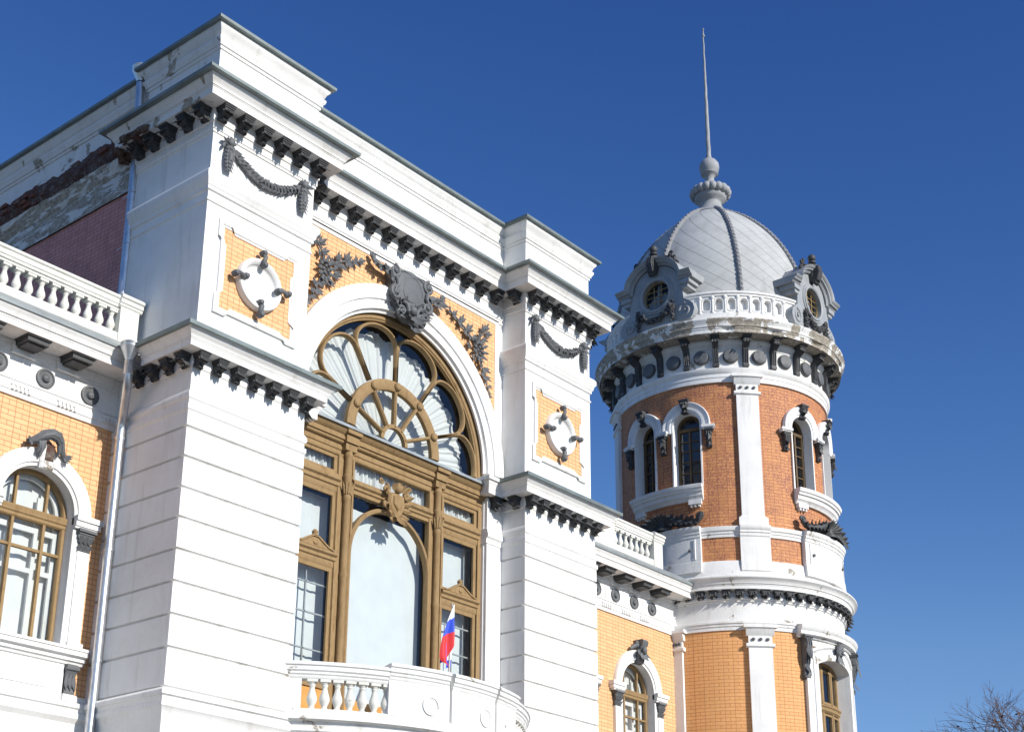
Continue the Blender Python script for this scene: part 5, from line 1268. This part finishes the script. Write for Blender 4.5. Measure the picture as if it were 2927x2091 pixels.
# ---- round dormers
for ct in (180, 270, 0, 90):
    RD = 2.76; n_ = Vector((math.cos(math.radians(ct)), math.sin(math.radians(ct)), 0)); t_ = Vector((-n_.y, n_.x, 0))
    F = (lambda s, d, z, n_=n_, t_=t_: Vector((TX, TY, z))+n_*(2.76+d)+t_*s); b = MB(F)
    half = [(.98, 18.02), (1.05, 18.10), (1.10, 18.25), (1.06, 18.40), (.96, 18.50), (.84, 18.54), (.80, 18.64), (.78, 18.80), (.80, 18.95), (.86, 19.05), (.86, 19.16)]
    topc = [(.64*math.cos(PI*k/16), 19.16+.06+.50*math.sin(PI*k/16)) for k in range(17)]
    out = half+[(.66, 19.18)]+topc[1:-1]+[(-.66, 19.18)]+[(-x, z) for x, z in half[::-1]]
    # front with a round hole: build as strips between the oculus and the outline
    OC, OZ, ORd = 0, 18.94, .39
    nO = 64
    def ray_out(a):
        ca, sa = math.cos(a), math.sin(a); best = None
        for k in range(len(out)):
            (x1, z1), (x2, z2) = out[k], out[(k+1) % len(out)]
            den = ca*(z2-z1)-sa*(x2-x1)
            if abs(den) < 1e-9: continue
            t = ((x1-OC)*(z2-z1)-(z1-OZ)*(x2-x1))/den; u = ((x1-OC)*sa-(z1-OZ)*ca)/den
            if t > 0 and -1e-6 <= u <= 1+1e-6: best = t if best is None else max(best, t)
        return (OC+ca*best, OZ+sa*best)
    angs = sorted(set([2*PI*k/nO for k in range(nO)]+[math.atan2(z-OZ, x-OC) % (2*PI) for x, z in out]))
    inn = [(OC+ORd*math.cos(a), OZ+ORd*math.sin(a)) for a in angs]; ou = [ray_out(a) for a in angs]
    mids = [((p[0]*.5+q[0]*.5), (p[1]*.5+q[1]*.5)) for p, q in zip(inn, ou)]
    b.ringband(inn, mids, .06, .06); b.ringband(mids, ou, .06, .06); b.ringband(ou, ou, .06, -.62); b.ringband(inn, inn, .06, -.12)
    dm = b.build('dormer', GREYP, TW, label={180: 'grey round-windowed dormer in shade on the left of the dome', 270: 'grey round-windowed dormer in sun on the right of the dome'}.get(ct))
    b = MB(F); b.turn((OC, OZ), [(ORd, -.02), (ORd, .10), (ORd+.03, .12), (ORd+.07, .115), (ORd+.08, .09), (ORd+.12, .09), (ORd+.135, .06)], 44); b.build('oculus_ring', GREYP, dm)
    # pediment cornice: short level ends and an arch
    cp = [(1.12, 19.02), (.72, 19.06)]
    path = [(1.10, 19.10), (.68, 19.14)]+[(.68*math.cos(a)*.99, 19.20+.53*math.sin(a)) for a in [PI*k/18 for k in range(1, 18)]]+[(-.68, 19.14), (-1.10, 19.10)]
    b = MB(F); b.band(path, [(0.0, -.5), (0.0, .10), (-.03, .13), (-.05, .13), (-.07, .19), (-.10, .20), (-.13, .25), (-.17, .27), (-.17, -.5)], caps=True)
    for sg in (-1, 1): b.box(*sorted((sg*.74, sg*1.02)), -.3, .13, 18.98, 19.10); b.box(*sorted((sg*.76, sg*.95)), -.3, .09, 18.88, 18.98)
    b.build('dormer_cornice', GREYP, dm)
    for sg in (-1, 1):
        b = MB(F); b.spiral((sg*.84, 18.28), .20, 1.4, .055, .035, sg, PI/2); b.build('volute', GREYP, dm)
    b = MB(F)
    for x in (-.11, .11): b.tube([(x, -.03, OZ-.30), (x, -.03, OZ+.30)], .010, 6)
    for z in (-.13, .02, .17): b.tube([(-.31, -.03, OZ+z), (.31, -.03, OZ+z)], .010, 6)
    b.band([(ORd*math.cos(2*PI*k/32), OZ+ORd*math.sin(2*PI*k/32)) for k in range(32)], [(0, -.05), (0, -.02), (.02, -.02), (.02, -.05)], closed=True); gr = b.build('oculus_grille', GRILLE, dm)
    b = MB(lambda s, d, z, F=F: F(s, d-.07, z)); b.poly([(ORd*math.cos(2*PI*k/32), 0, OZ+ORd*math.sin(2*PI*k/32)) for k in range(32)]); b.build('pane', GLASSD, gr, smooth=0)
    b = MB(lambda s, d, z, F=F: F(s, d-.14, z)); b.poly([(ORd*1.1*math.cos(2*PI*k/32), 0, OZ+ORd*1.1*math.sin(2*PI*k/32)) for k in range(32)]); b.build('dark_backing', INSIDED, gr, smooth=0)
    # berry garland below and vase on top
    b = MB(F); r8 = random.Random(ct+1)
    def berries(pts, r):
        for (x, z) in pts:
            for _ in range(5): b.ball((x+r8.uniform(-r, r)*.7, .10+r8.uniform(0, r), z+r8.uniform(-r, r)*.7), r*r8.uniform(.45, .65), 7, 5)
    berries([(-.44+.88*t, 18.44-.24*4*t*(1-t)+.03) for t in [k/13 for k in range(14)]], .075)
    for sg in (-1, 1):
        berries([(sg*.50, 18.50-.055*k) for k in range(8)], .062); berries([(sg*.50, 18.58)], .05)
    b.build('berry_garland', DARKB, dm)
    b = MB(F)
    b.lathe((0, .12), [(.05, 19.50), (.10, 19.56), (.125, 19.70), (.11, 19.84), (.15, 19.92), (.15, 19.97), (.07, 20.0), (.05, 20.04), (.10, 20.06), (.10, 20.09), (.05, 20.11)], 14)
    b.extr([(.24, 19.95), (.32, 19.86), (.33, 19.70), (.28, 19.56), (.22, 19.46), (.16, 19.44), (.15, 19.95)], -.10, .10)
    for x in (-.06, 0, .06): b.tube([(x, .30, 19.92), (x, .335, 19.74), (x, .27, 19.52)], .03, 7)
    b.ball((0, .12, 20.21), .105, 12, 9)
    for sg in (-1, 1):
        pts = [(sg*(.12+.42*t), 19.93-.0*t-.10*math.sin(PI*t)) for t in [k/6 for k in range(7)]]; 
        for (x, z) in pts:
            for _ in range(4): b.ball((x+r8.uniform(-.04, .04), .10+r8.uniform(0, .06), z+r8.uniform(-.04, .04)-.0), r8.uniform(.03, .045), 7, 5)
        pts = [(sg*(.54+.05*k), 19.85-.07*k) for k in range(4)]
        for (x, z) in pts:
            for _ in range(4): b.ball((x+r8.uniform(-.04, .04), .10+r8.uniform(0, .06), z+r8.uniform(-.04, .04)), r8.uniform(.03, .045), 7, 5)
    b.build('vase_finial', DARKB, dm)
ring([(2.15, 5.5), (2.15, 17.6)], 'inner_core', INSIDE, smooth=0)
ring([(2.15, 17.6), (2.8, 17.7)], 'core_cap', INSIDE, smooth=0)

# ================================================================== downpipes
def pipe(name, label, pts, r, funnel, bands):
    o = thing(name, label, 'downpipe', pts[0], 'zinc downpipes on the facade')
    b = MB(); P = [Vector(p) for p in pts]; L = [P[0]]
    full = []; rad = []
    for a, c in zip(P[:-1], P[1:]):
        n = max(2, int((c-a).length/.11))
        for k in range(n): full.append(a.lerp(c, k/n)); rad.append(r*(1.035 if (len(full) % 9 == 0) else 1))
    full.append(P[-1]); rad.append(r)
    b.tube([tuple(p) for p in full], rad, 14); b.build('pipe', ZINC, o, smooth=50)
    f = MB(); x, y, z = funnel; f.lathe((x, y), [(r, z-.26), (r*1.05, z-.24), (r*2.2, z-.06), (r*2.25, z-.05), (r*2.25, z-.0), (r*2.32, z+.005), (r*2.32, z+.015), (r*2.15, z+.015), (r*2.1, z-.05), (r*.9, z-.24)], 22); f.build('funnel', ZINC, o, smooth=50)
    for (bx, by, bz) in bands:
        k = MB(); k.lathe((bx, by), [(r*1.02, bz-.03), (r*1.14, bz-.025), (r*1.14, bz+.025), (r*1.02, bz+.03)], 16); k.tube([(bx, by, bz), (bx+.02, by+.30, bz)], .008, 6); k.build('pipe_clip', ZINC, o)
    return o
pipe('downpipe', 'long shiny zinc downpipe with a funnel running down between the left wing and the pavilion', [(11.75, 17.42, 0.2), (11.75, 17.42, 10.05), (11.73, 17.38, 10.25), (11.51, 17.02, 10.62), (11.48, 16.985, 10.78), (11.48, 16.985, 11.04)], .067, (11.48, 16.985, 11.27), [(11.75, 17.42, 9.95), (11.75, 17.42, 8.2), (11.75, 17.42, 6.55)])
cz_ = MB(); pp = bpy.data.objects['downpipe']
for k in range(9): cz_.lathe((11.48, 16.985), [(.068, 11.0-.026*k-.012), (.077, 11.0-.026*k), (.068, 11.0-.026*k+.012)], 16)
cz_.build('corrugated_bend', ZINC, pp)
pipe('downpipe', 'upper zinc downpipe on the side of the pavilion above the balustrade', [(11.90, 17.99, 11.6), (11.90, 17.99, 12.9), (11.89, 18.0, 15.0), (11.88, 18.02, 15.6), (11.87, 18.06, 16.62)], .074, (11.87, 18.06, 16.90), [(11.90, 17.99, 13.55), (11.895, 17.99, 14.5)])

# ================================================================== flag on the balcony
FT = thing('flag', 'white, blue and red tricolour hanging limp from a thin pole on the balcony', 'flag', (16.52, 15.0, 5.985))
b = MB(); b.tube([(16.50, 15.0, 5.985), (16.52, 15.0, 7.0), (16.563, 15.0, 8.03)], [.018, .016, .011], 10); b.ball((16.564, 15.0, 8.045), .018, 8, 6); b.build('pole', mk_plain('pale_flagpole', (.55, .50, .48), rough=.5), FT)
b = MB(); b.box(16.47, 16.53, 14.985, 15.03, 6.55, 6.60); b.build('pole_clamp', ZINC, FT)
fdir = Vector((-.80, .34, 0))                      # the limp cloth hangs to this side of the pole
def fpt(w, v, fold): return Vector((16.565-.046*v, 14.975, 8.03-1.06*v))+fdir*w+Vector((.25, -.97, 0))*fold
def fwid(v): return .012+.262*math.sin(PI*min(1, .52*v/.80)) if v < .82 else .012+.262*(1-.55*((v-.82)/.18)**1.5)
nu, nv = 22, 40
def fmain(i, j):
    u = i/(nu-1); vm = .64+.36*min(1, u/.55) if u < .55 else 1-.10*((u-.55)/.45)
    v = vm*j/(nv-1); return tuple(fpt(fwid(v)*u, v, .030*math.sin(u*7.5+v*2.5)*min(1, v*2.2)+.02+.03*u*v))
def fmuv(i, j):
    u = i/(nu-1); vm = .64+.36*min(1, u/.55) if u < .55 else 1-.10*((u-.55)/.45)
    t = vm*j/(nv-1)-.10*u; return (u, .85 if t < .19 else (.5 if t < .42 else .16))
b = MB(); b.grid(fmain, nu, nv, uv=fmuv); b.build('cloth', FLAG, FT, smooth=80)
b = MB()
b.grid(lambda i, j: tuple(fpt(.055-.115*i/9*(1-.25*abs(j/19-.5)), .58+.41*j/19-.04*(i/9)*(j/19), -.028-.018*math.sin(i*.8))), 10, 20, uv=lambda i, j: (i/9, .85 if j < 14 else .5))
b.build('turned_fold', FLAG, FT, smooth=80)
b = MB()
b.grid(lambda i, j: tuple(fpt(.20-.14*i/9, .66+.27*j/19-.06*i/9, -.012-.012*math.sin(i*.7))), 10, 20, uv=lambda i, j: (i/9, .5)); b.build('inner_fold', FLAG, FT, smooth=80)

# ================================================================== bare tree
TB = Vector((47.4, 17.4, 0))
TR = thing('bare_tree', 'leafless tree with fine brown twigs behind the round tower', 'tree', TB)
rt_ = random.Random(21)
segs = []
def grow(p, d, L, r, lev):
    n = 4; pts = [p]; 
    for k in range(n):
        d = (d+Vector((rt_.gauss(0, .12), rt_.gauss(0, .12), rt_.gauss(.03, .08)))).normalized(); p = p+d*(L/n); pts.append(p)
    segs.append((pts, r, lev))
    if lev >= 7: return
    kids = 3 if lev < 4 else 4
    for k in range(kids):
        ax = d.orthogonal().normalized(); ax.rotate(Matrix.Rotation(rt_.uniform(0, 2*PI), 3, d))
        nd = (d*math.cos(.55)+ax*math.sin(.55)*rt_.uniform(.7, 1.25)+Vector((0, 0, .08))).normalized()
        q = pts[rt_.randint(2, n)] if k else pts[-1]
        grow(q, nd, L*rt_.uniform(.62, .80), r*.62, lev+1)
grow(Vector(TB)+Vector((0, 0, 4.6)), Vector((.02, 0, 1)), 2.5, .14, 1)
zm = max(p.z for sg_ in segs for p in sg_[0]); kf = (13.05-4.6)/(zm-4.6)
segs = [([Vector((TB.x+(p.x-TB.x)*kf*1.4, TB.y+(p.y-TB.y)*kf*1.4, 4.6+(p.z-4.6)*kf)) for p in pts], r, lev) for pts, r, lev in segs]
tb = MB(); tb.tube([tuple(TB), tuple(TB+Vector((.03, 0, 2.4))), tuple(TB+Vector((0, 0, 4.7)))], [.24, .19, .15], 12); tb.build('trunk', BARK, TR)
cb_ = MB()
for pts, r, lev in segs:
    cb_.tube([tuple(p) for p in pts], [max(.0040, r*.8*(1-.35*k/(len(pts)-1))) for k in range(len(pts))], 6 if lev < 4 else 3, caps=False)
cb_.build('crown', BARK, TR, merge=1e-6, smooth=0)
lf = MB(); top = [s for s in segs if s[2] >= 4]
for _ in range(40):
    pts, r, lev = rt_.choice(top); p = pts[-1]
    if p.z > 11.9: continue
    for k in range(2): lf.leaf(tuple(p), (rt_.gauss(0, 1), rt_.gauss(0, 1), -1), (rt_.gauss(0, 1), rt_.gauss(0, 1), .3), .12, .07, .2)
lf.build('dry_leaves', LEAFB, TR, smooth=0)
